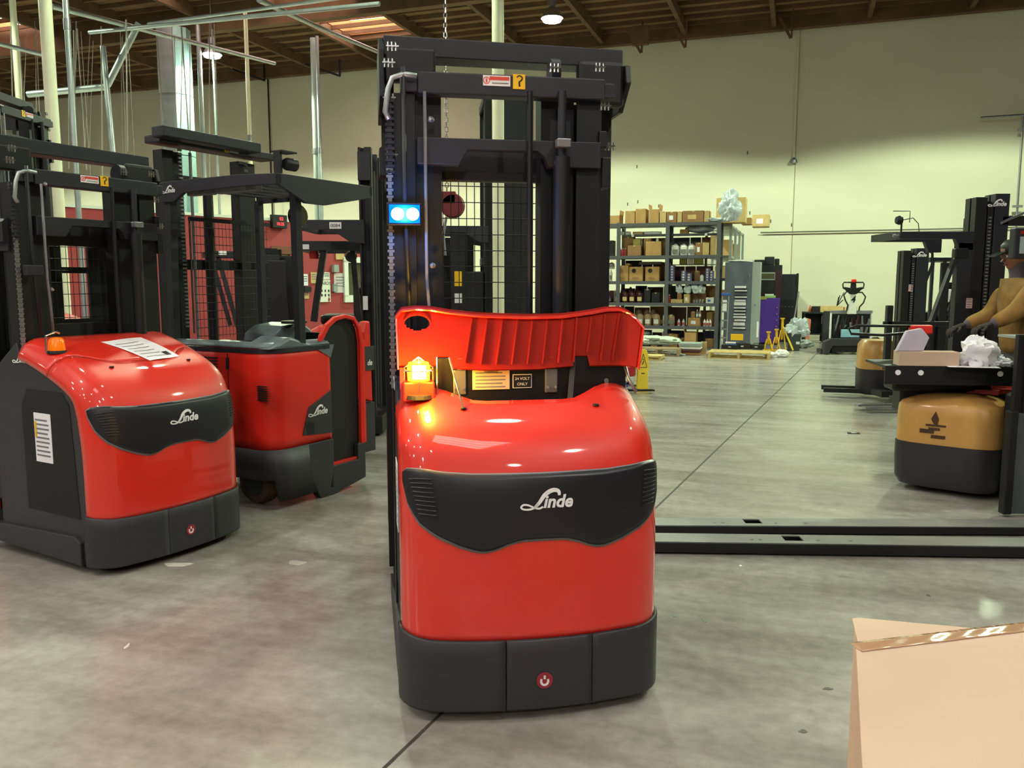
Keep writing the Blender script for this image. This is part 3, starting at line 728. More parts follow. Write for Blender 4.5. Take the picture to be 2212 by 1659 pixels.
    MB().tube([(-.40,.70,Z(2.47)), (-.40,.70,1.9), (-.38,.70,1.3)], .010, 6).build('hose_pipe', BLK2, R, smooth=True)
    for z_ in (2.27, 1.67): MB().blob((-.288, .72, z_+dz*.5), (.014,.012,.012), 8, 5, .1).build('hose_clip', STL, R)
    # lift chain up the left rail, link by link
    ch = MB()
    zc = 1.15
    while zc < Z(2.05):
        ch.box(-.468, -.452, .735, .751, zc, zc+.016); ch.box(-.474, -.446, .738, .748, zc+.016, zc+.026); zc += .028
    ch.build('lift_chain', STL, R)
    ch = MB(); zc = Z(2.05)
    while zc < Z(2.36): ch.box(-.475, -.44, .735, .751, zc, zc+.012); ch.box(-.468, -.448, .738, .748, zc+.012, zc+.022); zc += .024
    ch.build('lift_chain', BLK2, R)
    for x, z_ in ((-.455, 2.50), (-.44, 2.565), (.245, 2.51), (.445, 2.52), (-.455, 2.36), (-.45, 2.13), (.47, 2.36), (.49, 2.19)):
        o = MB()
        for k in range(3): o.cyl((x-.016+.016*k, .76, Z(z_)-.02), (x-.016+.016*k, .76, Z(z_)+.016), .0055, n=6)
        o.box(x-.026, x+.026, .75, .77, Z(z_)-.004, Z(z_)+.002); o.build('chain_anchor', CHR, R)
    MB().lathe([(.01,-.02),(.06,-.02),(.06,.02),(.01,.02)], (.255, .82, Z(2.50)), 18, 'x').build('pulley', BLK2, R, smooth='auto')
    o = MB().tube([(-.345,.70,Z(2.437)), (-.40,.70,Z(2.442)), (-.445,.70,Z(2.425)), (-.462,.70,Z(2.38)), (-.475,.70,Z(2.29)), (-.46,.70,Z(2.262))], .011, 8).build('bent_rail', GALV, R, smooth=True)
    # brackets on the mast's sides
    box('side_bracket', BLK, R, .455, .495, .74, .86, Z(2.01), Z(2.14), .004); box('side_bracket', BLK, R, .44, .475, .74, .82, Z(2.18), Z(2.25), .004)
    MB().prism([(-.50,Z(2.16)),(-.475,Z(2.18)),(-.44,Z(2.18)),(-.44,Z(2.00)),(-.475,Z(2.00)),(-.475,Z(2.05)),(-.50,Z(2.05))], 'y', .80, .95).build('side_bracket', BLK2, R)
    box('mast_foot', BLK, R, -.47, .47, .74, .95, .04, .14)
    # blue spotlight
    if lit:
        sl = box('spotlight_housing', BLK, R, -.476, -.335, .66, .72, 1.832, 1.925, .006)
        box('spotlight_lens', BLUEON, sl, -.468, -.343, .652, .662, 1.842, 1.915)
        for x in (-.434, -.372): MB().lathe([(.001,-.012),(.025,-.012),(.027,0),(.001,0)], (x, .655, 1.878), 18, 'y').build('spotlight_bulb', BLUEHOT, sl)
        pl = bpy.data.lights.new('spot_light', 'POINT'); po = bpy.data.objects.new('spot_light', pl); C.objects.link(po); po.parent = R; po.location = (-.403, .60, 1.88); pl.energy = 5; pl.color = (.05, .3, 1); pl.shadow_soft_size = .03
    else:
        box('spotlight_housing', BLK2, R, -.45, -.35, .68, .72, 1.86+dz, 1.92+dz, .006)
    # -------- cab with overhead guard
    og = MB().prism([(-.470,.97),(.628,1.02),(.628,1.14),(-.470,1.12)], 'z', Z(2.585), Z(2.668)).build('overhead_guard', BLK2, R, bevel=.005)
    for x0, x1, k in ((-.492, -.468, 0), (.618, .642, 1)):
        pl_ = [(.93,Z(2.40)),(.93,Z(2.60)),(.99,Z(2.66)),(1.35,Z(2.66)),(1.35,Z(2.35))] if k == 0 else [(.93,Z(2.50)),(.95,Z(2.58)),(1.05,Z(2.60)),(1.35,Z(2.60)),(1.35,Z(2.39)),(1.05,Z(2.39))]
        MB().prism(pl_, 'x', x0, x1).build('guard_side_plate', BLK, R, bevel=.004)
    box('pulley_cover', BLK, R, .40, .62, .96, 1.02, Z(2.40), Z(2.60), .02); box('pulley_cover', BLK, R, -.46, -.25, .90, .96, Z(2.46), Z(2.6), .01)
    for x in (-.45, .60): MB().bar((x, 1.22, .2), (x, 1.22, Z(2.60)), .045, .06).build('guard_post', BLK, R)
    box('cab_floor', BLK2, R, -.46, .62, 1.2, 2.2, .14, .22, .01)
    MB().prism([(-.46,.22),(-.46,.70),(-.44,.74),(.62,.74),(.62,.22)], 'y', 2.12, 2.2).build('cab_gate', REDD, R)
    if side_red: MB().prism([(1.10,.24),(1.10,.60),(1.14,.72),(1.30,.74),(1.75,.60),(1.75,.2),(1.2,.2)], 'x', -.50, -.46).build('cab_side_panel', RED, R, bevel=.01)
    if not open_lid:
        for a, b in ((-.45, .11), (.295, .60)): box('cab_blackout_panel', BLK, R, a, b, 1.26, 1.28, .74, Z(2.12))  # panels added behind the mesh to darken the view through the mast
        box('cab_blackout_panel', BLK, R, .11, .295, 1.26, 1.28, .74, 1.36)
        box('cab_rail', BLK, R, .11, .295, 1.26, 1.28, 1.66, 1.70)
    box('cab_console', BLK, R, -.22, .52, 1.2, 1.42, .9, 1.22, .02)
    scr = MB()
    x = -.235
    while x < .60: scr.cyl((x, 1.2, 1.2), (x, 1.2, Z(2.12)), .0022, n=4); x += .038
    z_ = 1.22
    while z_ < Z(2.12): scr.cyl((-.24, 1.2, z_), (.6, 1.2, z_), .0022, n=4); z_ += .076
    scr.build('mesh_screen', BLK, R)
    for a, b, c, d in ((-.45, .62, Z(2.11), Z(2.15)), (-.24, .6, 1.17, 1.22)): box('screen_frame', BLK, R, a, b, 1.18, 1.22, c, d)
    for sg in (-.26, .36): MB().prism([(2.2,.24),(2.2,.06),(3.2,.05),(3.2,.075),(2.26,.10),(2.26,.6),(2.2,.6)], 'x', sg-.05, sg+.05).build('fork', BLK, R)
    if open_lid:
        for x in bpy.data.objects:
            if x.parent == R and x.name not in before: x.location.x -= .03
    return R

main = order_picker('red order picker facing the camera with raised hood lid, blue light and glowing beacon', (.102, 2.905), 10, 0, True, True, side_red=False)
T2 = order_picker('red order picker at left with closed hood, paper on top and unlit beacon', (-1.909, 4.759), 59.6, -.222)
# paper on the hood
def on_hood_prop(root_loc, deg, pts2, m, label):
    a = math.radians(deg); mb = MB(); top = []
    for (x, y) in pts2:
        q = hp(x, s_of_y(y), .003); top.append(q)
    n = 6; g = []
    def f(u, v):
        p0 = pts2[0]; p1 = pts2[1]; p2 = pts2[2]; p3 = pts2[3]
        x = (p0[0]*(1-u)+p1[0]*u)*(1-v)+(p3[0]*(1-u)+p2[0]*u)*v; y = (p0[1]*(1-u)+p1[1]*u)*(1-v)+(p3[1]*(1-u)+p2[1]*u)*v
        return hp(x, s_of_y(y), .004+.002*math.sin(6*u+4*v))
    o = MB().grid(f, arange(0, 1, 7), arange(0, 1, 7)).build('paper_sheet', m, None, solid=.001); o.location = (root_loc[0], root_loc[1], 0); o.rotation_euler = (0, 0, a)
    for k in range(6):
        def h(u, v): q = f(.1+u*.6, .12+.13*k+.02*v); return q+Vector((0,0,.0015))
        MB().grid(h, arange(0, 1, 4), [0, 1]).build('printed_line', GREYT, o, fix=False)
    def h(u, v): q = f(.72+u*.16, .1+.15*v); return q+Vector((0,0,.0015))
    MB().grid(h, [0, 1], [0, 1]).build('printed_mark', BLP, o, fix=False)
    tag(o, label, 'paper'); return o
on_hood_prop((-1.909, 4.759), 59.6, [(.02,.29),(.245,.31),(.19,.60),(-.10,.57)], PAPER, 'sheet of white paper lying on the hood of the left red truck')
# another mast of the same kind beyond, at the far left edge
T4 = order_picker('dark order picker mast at the far left edge, its sticker pair reversed', (-4.28, 8.75), 86, .88, flip=True)

# ================================================================== STAND-UP REACH TRUCK (left, behind)
def reach_left():
    R = thing('reach_truck', 'red stand-up reach truck with grey roof, vents and curved seat back at left', 'forklift', (-1.66, 5.68, 0), math.radians(60))
    r = .16; W_, L_ = .60, 1.12
    def outline(u, inset=0):            # plan curve: from (W_,0) along y=0 to the corner, then along x=0 to (0,L_)
        a = W_-r; b = r*PI/2; t = u*(a+b+L_-r)
        if t < a: return Vector((W_-t, inset)), Vector((0,-1))
        if t < a+b:
            th = (t-a)/r; return Vector((r-(r-inset)*math.sin(th), r-(r-inset)*math.cos(th))), Vector((-math.sin(th), -math.cos(th)))
        return Vector((inset, r+t-a-b)), Vector((-1, 0))
    us = arange(0, 1, 60)
    def g(u, v):
        p, n = outline(u, .0); zt = 1.15-.05*max(0, u-.55); z = .42+(zt-.42)*v
        q = p-n*(.03*max(0, v-.75)/.25*.3); return Vector((q.x, q.y, z))
    bd = MB().grid(g, us, arange(0, 1, 10)).build('body_cover', REDM, R, smooth=True, solid=.02)
    def g2(u, v):
        p, n = outline(u); q = p+n*.012; zb = .06
        if .33 < u < .80: zb = .215
        if u >= .80: zb = .04
        return Vector((q.x, q.y, zb+(.43-zb)*v))
    MB().grid(g2, us, [0, .5, 1]).build('lower_skirt', CHAR, R, smooth=True, solid=.03)
    MB().prism([(.42,.05),(.55,.05),(.60,.22),(.88,.22),(.88,.34),(.97,.34),(.97,.06),(.60,.0),(.46,.0)], 'y', -.012, .05).build('platform_skirt', CHAR, R, bevel=.005)
    MB().prism([(.34,.43),(.60,.43),(.60,.2),(.55,.02),(.44,.02),(.36,.2)], 'y', -.013, .03).build('skirt_panel', CHAR, R, bevel=.004)
    # top
    mb = MB(); pts = [outline(u)[0] for u in us]+[Vector((W_, L_))]
    mb.prism([(p.x, p.y) for p in pts], 'z', 1.11, 1.14); mb.build('top_deck', BLK2, R)
    def g3(u, v):
        p, n = outline(u); q = p-n*.06*v; return Vector((q.x, q.y, 1.15+.035*math.sin(v*PI/2)))
    MB().grid(g3, us, arange(0, 1, 5)).build('top_trim', mat('slate grey plastic', (96, 106, 112), .4), R, smooth=True, solid=.01)
    MB().prism([(0,1.14),(.62,1.12),(.60,1.07),(.42,1.16),(.20,1.22)], 'y', .0, .30).build('dash_cover', MATS['slate grey plastic'], R, bevel=.02)
    box('inner_body', DARK, R, .05, .58, .06, L_, .22, 1.10)
    # logo panel with vents
    MB().prism([(.29,.50),(.60,.475),(.60,.80),(.36,.70)], 'y', -.006, .01).build('logo_panel', CHAR, R, bevel=.004)
    logo(R, facing(.45, -.0085, .655), .20)
    for k in range(7): box('vent_slat', BLP, R, .32+.003*k, .41, -.009, -.004, .585-.014*k, .592-.014*k)
    for k in range(7): box('vent_slat', BLP, R, -.0045, .004, .03+.0, .125, .88-.016*k, .888-.016*k)
    for k in range(7): box('vent_slat', BLP, R, -.0045, .004, .52, .62+.008*(6-k), 1.06-.022*k, 1.068-.022*k)
    for z in (1.03, .55): box('latch', BLP, R, -.006, .004, .40, .425, z-.04, z+.04)
    box('panel_seam', BLP, R, -.0025, .004, .41, .414, .44, 1.10)
    # compartment and curved back
    box('compartment_floor', REDM, R, .60, .88, .0, .9, .20, .24)
    box('compartment_wall', BLK, R, .58, .60, .05, 1.0, .2, 1.12)
    def bk(u, v):       # u round the back pad, v height
        th = PI*u; x = .78+.0*u; return Vector((.79-.16*math.cos(th)*(1 if v < .7 else math.sqrt(max(0, 1-((v-.7)/.3)**2))), .03+.25*math.sin(th), .34+(1.30-.34)*min(v, 1)))
    pad = [( .60+.0, 1.26)]
    arch = [(.94,.24),(.94,1.16),(.92,1.25),(.85,1.315),(.76,1.335),(.66,1.32),(.57,1.26),(.53,1.18)]
    MB().prism([(.93,.22),(.97,.22),(.975,1.14),(.955,1.25),(.88,1.34),(.78,1.36),(.66,1.345),(.56,1.29),(.50,1.21),(.49,1.17),(.52,1.17),(.60,1.27),(.68,1.315),(.78,1.33),(.87,1.31),(.92,1.24),(.94,1.14)], 'y', -.01, .02).build('back_frame', REDM, R, bevel=.006)
    MB().prism([(.60,.24),(.93,.24),(.94,1.14),(.92,1.24),(.87,1.31),(.78,1.33),(.68,1.315),(.60,1.27),(.58,1.17)], 'y', .022, .06).build('back_pad', mat('black vinyl', (12, 10, 14), .5), R)
    box('grab_panel', BLK, R, .93, .97, .10, .9, .24, 1.2)
    box('wall_sticker', PAPER, R, .62, .72, .08, .095, .66, .78)
    box('side_frame', REDM, R, .955, .985, -.012, .02, .34, 1.15)
    # drive wheel
    o = MB().lathe([(.03,-.05),(.12,-.05),(.15,-.04),(.165,0),(.165,.06),(.15,.09),(.03,.09)], (.12,.28,.17), 30, 'x').build('drive_wheel', mat('brown tyre', (74, 52, 34), .7), R, smooth='auto')
    MB().lathe([(.005,-.055),(.10,-.055),(.105,-.048),(.005,-.045)], (.12,.28,.17), 24, 'x').build('wheel_hub', BLK2, o)
    # roof guard
    MB().prism([(-.14,2.245),(-.14,2.315),(.25,2.33),(.95,2.325),(1.06,2.32),(1.06,2.18),(.90,2.18),(.80,2.235),(.3,2.25)], 'x', 0, .03).build('roof_beam', BLK2, R, bevel=.004)
    logo(R, Matrix.Translation((-.004, .95, 2.26)) @ Matrix.Rotation(-PI/2, 4, 'Z') @ Matrix.Rotation(PI/2, 4, 'X'), .14)
    MB().prism([(0,2.245),(0,2.315),(.96,2.32),(.96,2.235),(.45,2.14),(.25,2.14)], 'y', -.14, -.11).build('roof_beam', BLK2, R, bevel=.004)
    box('roof_beam', BLK2, R, .93, .96, -.14, 1.06, 2.245, 2.32)
    for k in range(6): box('roof_slat', BLK2, R, .03, .93, .02+.16*k, .09+.16*k, 2.27, 2.30)
    for k in range(5): box('roof_slot_plate', MATS['grey trim'], R, .06, .12, .13+.15*k, .24+.15*k, 2.22, 2.27, .01)
    MB().bar((.21,-.08,2.26), (.33,.03,1.15), .055, .055).build('roof_post', BLK2, R)
    MB().bar((.9,1.0,2.26), (.9,1.0,.3), .05, .05).build('roof_post', BLK2, R)
    MB().bar((.05,1.0,2.2), (.05,1.06,.2), .06, .06).build('roof_post', BLK2, R)
    # roof camera light
    q = Vector((.02, -.30, 2.32))
    f1 = MB().box(-.01, .01, -.03, .03, 0, .14).build('work_light_bracket', BLK, R, loc=(.05, -.09, 2.32)); box('bracket_top', BLK, f1, -.01, .13, -.05, .05, .14, .15)
    MB().lathe([(.005,-.05),(.032,-.05),(.042,-.03),(.042,.045),(.03,.055),(.005,.055)], (0,0,0), 16, 'x').build('work_light', BLK, R, smooth='auto', loc=(.13, -.12, 2.385))
    MB().lathe([(.002,.056),(.018,.056),(.018,.06),(.002,.06)], (.13,-.12,2.385), 12, 'x').build('work_light_lens', STL, R)
    MB().lathe([(.002,-.02),(.07,-.02),(.085,0),(.07,.035),(.002,.055)], (.30,-.02,2.06), 20, 'y').build('convex_mirror', mat('mirror', (150, 150, 140), .06, 1), R, smooth='auto')
    # mast beyond the body
    for x0 in (.18, .92):
        for k, dx in enumerate((0, .11)):
            o = MB(); o.box(x0+dx, x0+dx+.10, 1.24+.04*k, 1.255+.04*k, .06, 2.60); o.box(x0+dx+.0, x0+dx+.015, 1.25+.04*k, 1.34, .06, 2.60); o.box(x0+dx, x0+dx+.10, 1.33, 1.345, .06, 2.60); o.build('mast_rail', BLK, R)
    box('mast_crosshead', BLK2, R, .12, 1.28, 1.18, 1.36, 2.64, 2.70, .01); box('mast_crosshead', BLK2, R, .05, 1.0, 1.05, 1.18, 2.66, 2.74, .01)
    warn_stickers(R, .82, 1.176, 2.665, True, .8)
    MB().cyl((.60,1.25,.4), (.60,1.25,2.3), .04, n=12).build('lift_cylinder', BLK, R); MB().cyl((.42,1.22,.4), (.42,1.22,2.6), .012, n=8).build('hose', STL, R)
    MB().cyl((.37,1.2,1.2), (.37,1.2,2.1), .008, n=6).build('hose', CHR, R)
    for z in (.9, 1.7, 2.35): box('mast_tie', BLK, R, .2, 1.2, 1.28, 1.34, z, z+.08)
    ch = MB(); z = 1.25
    while z < 2.6: ch.box(.30, .33, 1.2, 1.215, z, z+.015); z += .03
    ch.build('lift_chain', STL, R)
    MB().lathe([(.01,-.02),(.07,-.02),(.07,.02),(.01,.02)], (.9,1.2,2.5), 18, 'x').build('pulley', BLK, R)
    scr = MB()
    for k in range(22): scr.cyl((.33+.036*k, 1.12, 1.16), (.33+.036*k, 1.12, 2.08), .002, n=4)
    for k in range(14): scr.cyl((.33, 1.12, 1.18+.065*k), (1.1, 1.12, 1.18+.065*k), .0025, n=4)
    scr.build('mesh_screen', BLK2, R); box('screen_frame', BLK, R, .30, 1.12, 1.11, 1.13, 2.07, 2.10)
    MB().prism([(.58,1.13),(.60,1.20),(.7,1.26),(.9,1.28),(1.0,1.22),(1.0,1.13)], 'y', .55, .9).build('control_pod', MATS['slate grey plastic'], R, bevel=.02)
    MB().lathe([(.015,-.02),(.10,-.02),(.10,.0),(.015,.0)], (.75, .5, 1.30), 20).build('steering_knob', BLK, R)
    for sg in (.35, .95): MB().prism([(1.4,.5),(1.36,.5),(1.36,.06),(2.3,.05),(2.3,.07),(1.4,.1)], 'x', sg-.05, sg+.05).build('fork', BLK, R)
    return R
reach_left()

# ================================================================== generic truck for the ones further off
def far_truck(label, loc, deg, m=REDM, mast_h=2.3, roof=2.1, width=.9, arm=1.0, fork=True, num=None, body=True, sticker_z=1.25, pillar=True, mast_w=.34, fk=1.1, brand=False, roof_t=.09, mesh=False):
    """body at -y side, mast at y .. forks to +y; x is across"""
    R = thing('lift_truck', label, 'forklift', (loc[0], loc[1], 0), math.radians(deg))
    h = width/2
    for sx in (-1, 1):
        o = MB(); x0 = sx*h*.9-.04
        o.box(x0, x0+.08, 0, .02, .04, mast_h); o.box(x0, x0+.08, mast_w-.02, mast_w, .04, mast_h); o.box(x0 if sx > 0 else x0+.06, x0+.02 if sx > 0 else x0+.08, .02, mast_w-.02, .04, mast_h)
        o.build('mast_rail', BLK, R)
        o = MB(); x0 = sx*h*.62-.04; o.box(x0, x0+.07, .04, mast_w-.04, .08, mast_h+.02); o.build('inner_mast_rail', BLK2, R)
    for z in (mast_h-.10, mast_h*.45): box('mast_tie', BLK2, R, -h*.9, h*.9, -.01, .03, z, z+.1)
    MB().cyl((h*.2, .08, .3), (h*.2, .08, mast_h-.2), .035, n=10).build('lift_cylinder', BLK, R)
    ch = MB(); z = .8
    while z < mast_h-.15: ch.box(-h*.97, -h*.95+.02, .10, .13, z, z+.02); z += .04
    ch.build('lift_chain', STL, R)
    if roof:
        for sx in (-1, 1):
            MB().prism([(-arm, roof-roof_t), (-arm, roof), (.05, roof+.0), (.05, roof-roof_t-.14), (-.10, roof-roof_t-.12), (-.28, roof-roof_t)], 'x', sx*h-.02, sx*h+.02).build('roof_beam', BLK2, R, bevel=.004)
        box('roof_beam', BLK2, R, -h, h, -arm, -arm+.05, roof-roof_t, roof)
        for k in range(4): box('roof_slat', BLK2, R, -h, h, -arm+.2+.2*k*arm, -arm+.24+.2*k*arm, roof-.04, roof-.01)
        if pillar:
            MB().bar((h*.85, -arm+.12, roof-.04), (h*.85, -arm+.38, .9), .06, .07).build('roof_post', BLK2, R); MB().bar((-h*.85, -arm+.12, roof-.04), (-h*.85, -arm+.38, .9), .06, .07).build('roof_post', BLK2, R)
    if body:
        y0 = -arm-.02
        MB().prism([(y0,.30),(y0,.85),(y0+.07,1.02),(y0+.22,1.10),(-.30,1.06),(-.12,.95),(-.12,.30)], 'x', -h, h).build('body_cover', m, R, bevel=.05, smooth=False)
        MB().prism([(y0-.01,.05),(y0-.01,.30),(-.08,.30),(-.08,.05)], 'x', -h-.01, h+.01).build('lower_skirt', CHAR, R, bevel=.02)
        for sx in (-1, 1): MB().cyl((sx*h*.7, y0+.25, .1), (sx*(h*.7+.1), y0+.25, .1), .1, n=16).build('wheel', DARK, R)
    if fork:
        MB().box(-h*.8, h*.8, mast_w, mast_w+.05, .12, .55).build('fork_carriage', BLK, R)
        for sx in (-.28, .28): MB().prism([(mast_w+.05,.55),(mast_w+.05,.05),(mast_w+.05+fk,.04),(mast_w+.05+fk,.06),(mast_w+.10,.10),(mast_w+.09,.55)], 'x', sx-.05, sx+.05).build('fork', BLK, R)
    return R
RX90 = Matrix.Rotation(PI/2, 4, 'X')
def face_px(z, x, y): return Matrix.Translation((x, y, z)) @ Matrix.Rotation(PI/2, 4, 'Z') @ RX90     # print facing local +x
# T5a black profile truck between left trucks and the main one; +y of the truck points to world +x
t = far_truck('black lift truck in profile, its roof beam carrying a number plate', (-1.55, 9.0), -90, BLK2, mast_h=2.95, roof=2.23, width=.8, arm=.62, fork=False, body=False, pillar=False, mast_w=.13, roof_t=.10)
s_ = box('number_plate', WHT, t, .421, .426, -.30, -.18, 2.14, 2.205); text('0084', BLP, s_, Matrix.Translation((.428, -.24, 2.17)) @ Matrix.Rotation(PI/2, 4, 'Z') @ RX90, .05)
s_ = box('sticker', WHT, t, .405, .41, .02, .07, 1.32, 1.46)
box('base_leg', BLK, t, -.4, .42, -.25, .2, .03, .22, .01)
MB().prism([(.0,2.62),(-.0,2.9),(.12,2.9),(.12,2.62)], 'x', .40, .44).build('mast_top_plate', BLK2, t)
# T5b red forklift behind it
t = far_truck('red forklift with leaning roof pillars in front of the office window', (-1.55, 10.2), -84, REDM, mast_h=1.95, roof=2.07, width=.95, arm=.95, fork=False, pillar=False, roof_t=.11)
MB().bar((.42, -.66, 2.0), (.42, -.80, 1.15), .07, .09).build('roof_post', BLK, t); MB().bar((.42, -.34, 2.0), (.42, -.28, 1.15), .06, .08).build('roof_post', BLK, t)
MB().lathe([(.01,0),(.05,0),(.06,.05),(.04,.11),(.01,.12)], (.38, -.78, 1.87), 12).build('beacon_lens', REDD, t)
s_ = box('number_plate', WHT, t, .496, .50, -.90, -.82, 1.975, 2.03)
MB().lathe([(.01,-.03),(.06,-.03),(.07,0),(.05,.04),(.01,.05)], (.40, -.36, 1.9), 14, 'x').build('work_light', BLK, t)
box('seat', BLK, t, -.25, .25, -.75, -.3, 1.10, 1.22, .04); box('seat_back', BLK, t, -.25, .25, -.36, -.26, 1.2, 1.55, .04)
box('yellow_label', YEL, t, .476, .482, -.98, -.92, .98, 1.10)
# red truck part with brand plate just right of the reach truck
p = at(797, 800, 7.6)
t = thing('truck_counterweight', 'narrow red truck side with dark logo plate right of the curved seat back', 'forklift part', (p.x, p.y, 0), math.radians(60))
MB().prism([(-.10,.55),(-.06,1.15),(-.02,1.25),(.03,1.25),(.05,.5)], 'y', 0, .08).build('body_cover', REDM, t, bevel=.015); box('logo_panel', CHAR, t, -.08, .07, -.008, .02, .80, 1.02); text('de', WHT, t, facing(.0, -.010, .87), .07, .2, .02)
box('lower_skirt', CHAR, t, -.1, .06, -.01, .08, .05, .5)
# T6 narrow truck in front of the door
t = far_truck('narrow black lift truck with orange beacon before the olive office door', (-4.15, 13.6), -62, BLK, mast_h=2.12, roof=2.08, width=.8, arm=.75, fork=False, body=False)
MB().lathe([(.01,0),(.06,0),(.055,.07),(.01,.09)], (.2, .1, 1.92), 14).build('beacon_lens', AMB, t)
MB().tube([(.35,.0,1.75),(.38,.02,1.2),(.36,.02,.6)], .03, 8).build('hose_pipe', STL, t, smooth=True)
s_ = box('number_plate', WHT, t, .40, .425, -.62, -.5, 2.02, 2.08)
# wide dark pillar shape
t = far_truck('dark lift truck with flared mast base just left of the thick roof post', (-3.36, 12.0), -75, BLK, mast_h=1.95, roof=1.98, width=.45, arm=.3, fork=False, body=False, pillar=False)
MB().prism([(-.28,.1),(-.14,1.2),(-.12,1.9),(.12,1.9),(.14,1.2),(.26,.1)], 'x', .2, .38).build('mast_cover', BLK, t, bevel=.01)
# T7 seen through the main mast
t = far_truck('tall masted red reach truck seen through the middle truck mast, forks to the right', (-.42, 12.0), -84, REDD, mast_h=4.1, roof=2.36, width=1.0, arm=1.05, fk=1.75, mast_w=.66)
box('mast_cover', BLK2, t, .10, .40, .02, .64, .1, 4.0, .01); box('cab_screen', BLK, t, -.45, -.40, -1.0, -.1, .9, 2.25); box('dash_panel', BLK, t, .0, .40, -.30, .0, 1.0, 1.75, .02); box('rear_panel', BLK2, t, -.3, .3, -1.02, -.98, 1.6, 2.3)
box('yellow_label', YEL, t, .51, .515, -.42, -.32, 1.55, 1.75); box('white_label', WHT, t, .51, .515, -.42, -.32, 1.32, 1.45); box('white_label', WHT, t, .51, .515, -.42, -.32, 1.05, 1.22)
box('side_post', BLK, t, .45, .51, -.47, -.27, .9, 2.28)
MB().lathe([(.16,-.012),(.185,-.012),(.185,.012),(.16,.012)], (.3, -.75, 1.55), 24, 'y').build('steering_wheel', BLK, t)
box('seat', REDD, t, -.3, .3, -.9, -.5, 1.05, 1.2, .04); box('seat_back', mat('grey vinyl', (110, 108, 112), .5), t, -.2, .3, -.98, -.88, 1.15, 1.6, .04)
p = at(978, 445, 10.4)
t = thing('chain_hoist', 'dark red chain hoist block hanging on a steel chain behind the mast window', 'hoist', (p.x, p.y, 0))
MB().lathe([(.02,-.07),(.13,-.07),(.15,-.03),(.15,.03),(.13,.07),(.02,.07)], (0, 0, p.z), 22, 'y').build('hoist_block', mat('maroon paint', (112, 28, 34), .4), t, smooth='auto')
box('hoist_head', MATS['maroon paint'], t, -.14, .04, -.07, .07, p.z+.02, p.z+.17, .01)
ch = MB(); z = p.z+.17; k = 0
while z < 8.3:
    a = Vector((-.07, 0, z)); d = Vector((.018, 0, 0)) if k % 2 else Vector((0, .018, 0))
    ch.tube([a-d, a-d+Vector((0,0,.05)), a+d+Vector((0,0,.05)), a+d], .006, 4, True); z += .055; k += 1
ch.build('chain', CHR, t); MB().tube([(-.08,0,p.z-.13),(-.12,0,p.z-.35),(-.1,0,p.z-.6)], .018, 8).build('pendant_cable', STL, t)
# long forks on the floor with the grey machine at the right edge
R = thing('side_loader', 'grey machine at the right edge with two very long floor forks', 'forklift', (3.38, 5.6, 0), 0)
F = [(gr(1380, 1146), gr(2230, 1153), .0, .055), (gr(1380, 1186), gr(2230, 1213), .0, .07)]
for k, (a, b, z0, h_) in enumerate([(Vector((.70,5.18,0)), Vector((3.9,5.13,0)), 0, .06), (Vector((.70,4.80,0)), Vector((3.9,4.66,0)), 0, .075)]):
    d = (b-a); L = d.length; an = math.atan2(d.y, d.x); wd = .17; hp_ = 1.02 if k else 1.03
    f_ = thing('x', '', ''); 
    bpy.data.objects.remove(f_)
    mb = MB(); c = .98 if k else .86; hw = .055
    # top plate with a rectangular opening, and front face
    for x0, x1, y0, y1 in ((0, c-hw, 0, wd), (c+hw, L, 0, wd), (c-hw, c+hw, 0, .05), (c-hw, c+hw, wd-.02, wd)): mb.box(x0, x1, y0, y1, h_-.008, h_)
    o = mb.build('fork_top_plate', GALV if k == 5 else mat('worn steel plate', (150, 150, 148), .35, .3, noise=.15, scale=4), R); o.location = Vector((a.x, a.y, 0))-R.location; o.rotation_euler = (0, 0, an)
    o2 = MB().box(0, L, -.012, .0, .012, h_-.004).box(0, L, wd-.012, wd, .012, h_-.01).box(0, L, .02, .03, .006, .03).box(0, L, .03, wd-.012, 0.002, .014).build('fork', BLK, R); o2.location = o.location; o2.rotation_euler = (0, 0, an)
    for x in (c-.25, c-.20, c+.14, c+.33): MB().cyl((x, .06, h_), (x, .06, h_+.002), .010, n=10).build('bolt', STL, o2)
    for x in (.4, 1.4, 2.4): MB().cyl((x, .03, .02), (x, wd-.03, .02), .018, n=10).build('load_wheel', DARK, o2)
box('side_cover', mat('dark grey paint', (70, 76, 78), .5), R, 0, 1.2, -.02, .02, .02, .72, .005); box('side_frame', BLK, R, -.02, .04, -.05, .02, .02, .74, .01)
box('mast_rail', BLK, R, .03, .08, .0, .04, .7, 1.25); box('top_tray', GREYL, R, .06, 1.2, .0, .3, 1.22, 1.235); box('front_panel', BLK, R, .08, 1.2, -.02, .1, .72, 1.22)
MB().blob((.13, -.05, .68), (.04,.03,.03), 8, 5).build('caster', STL, R)

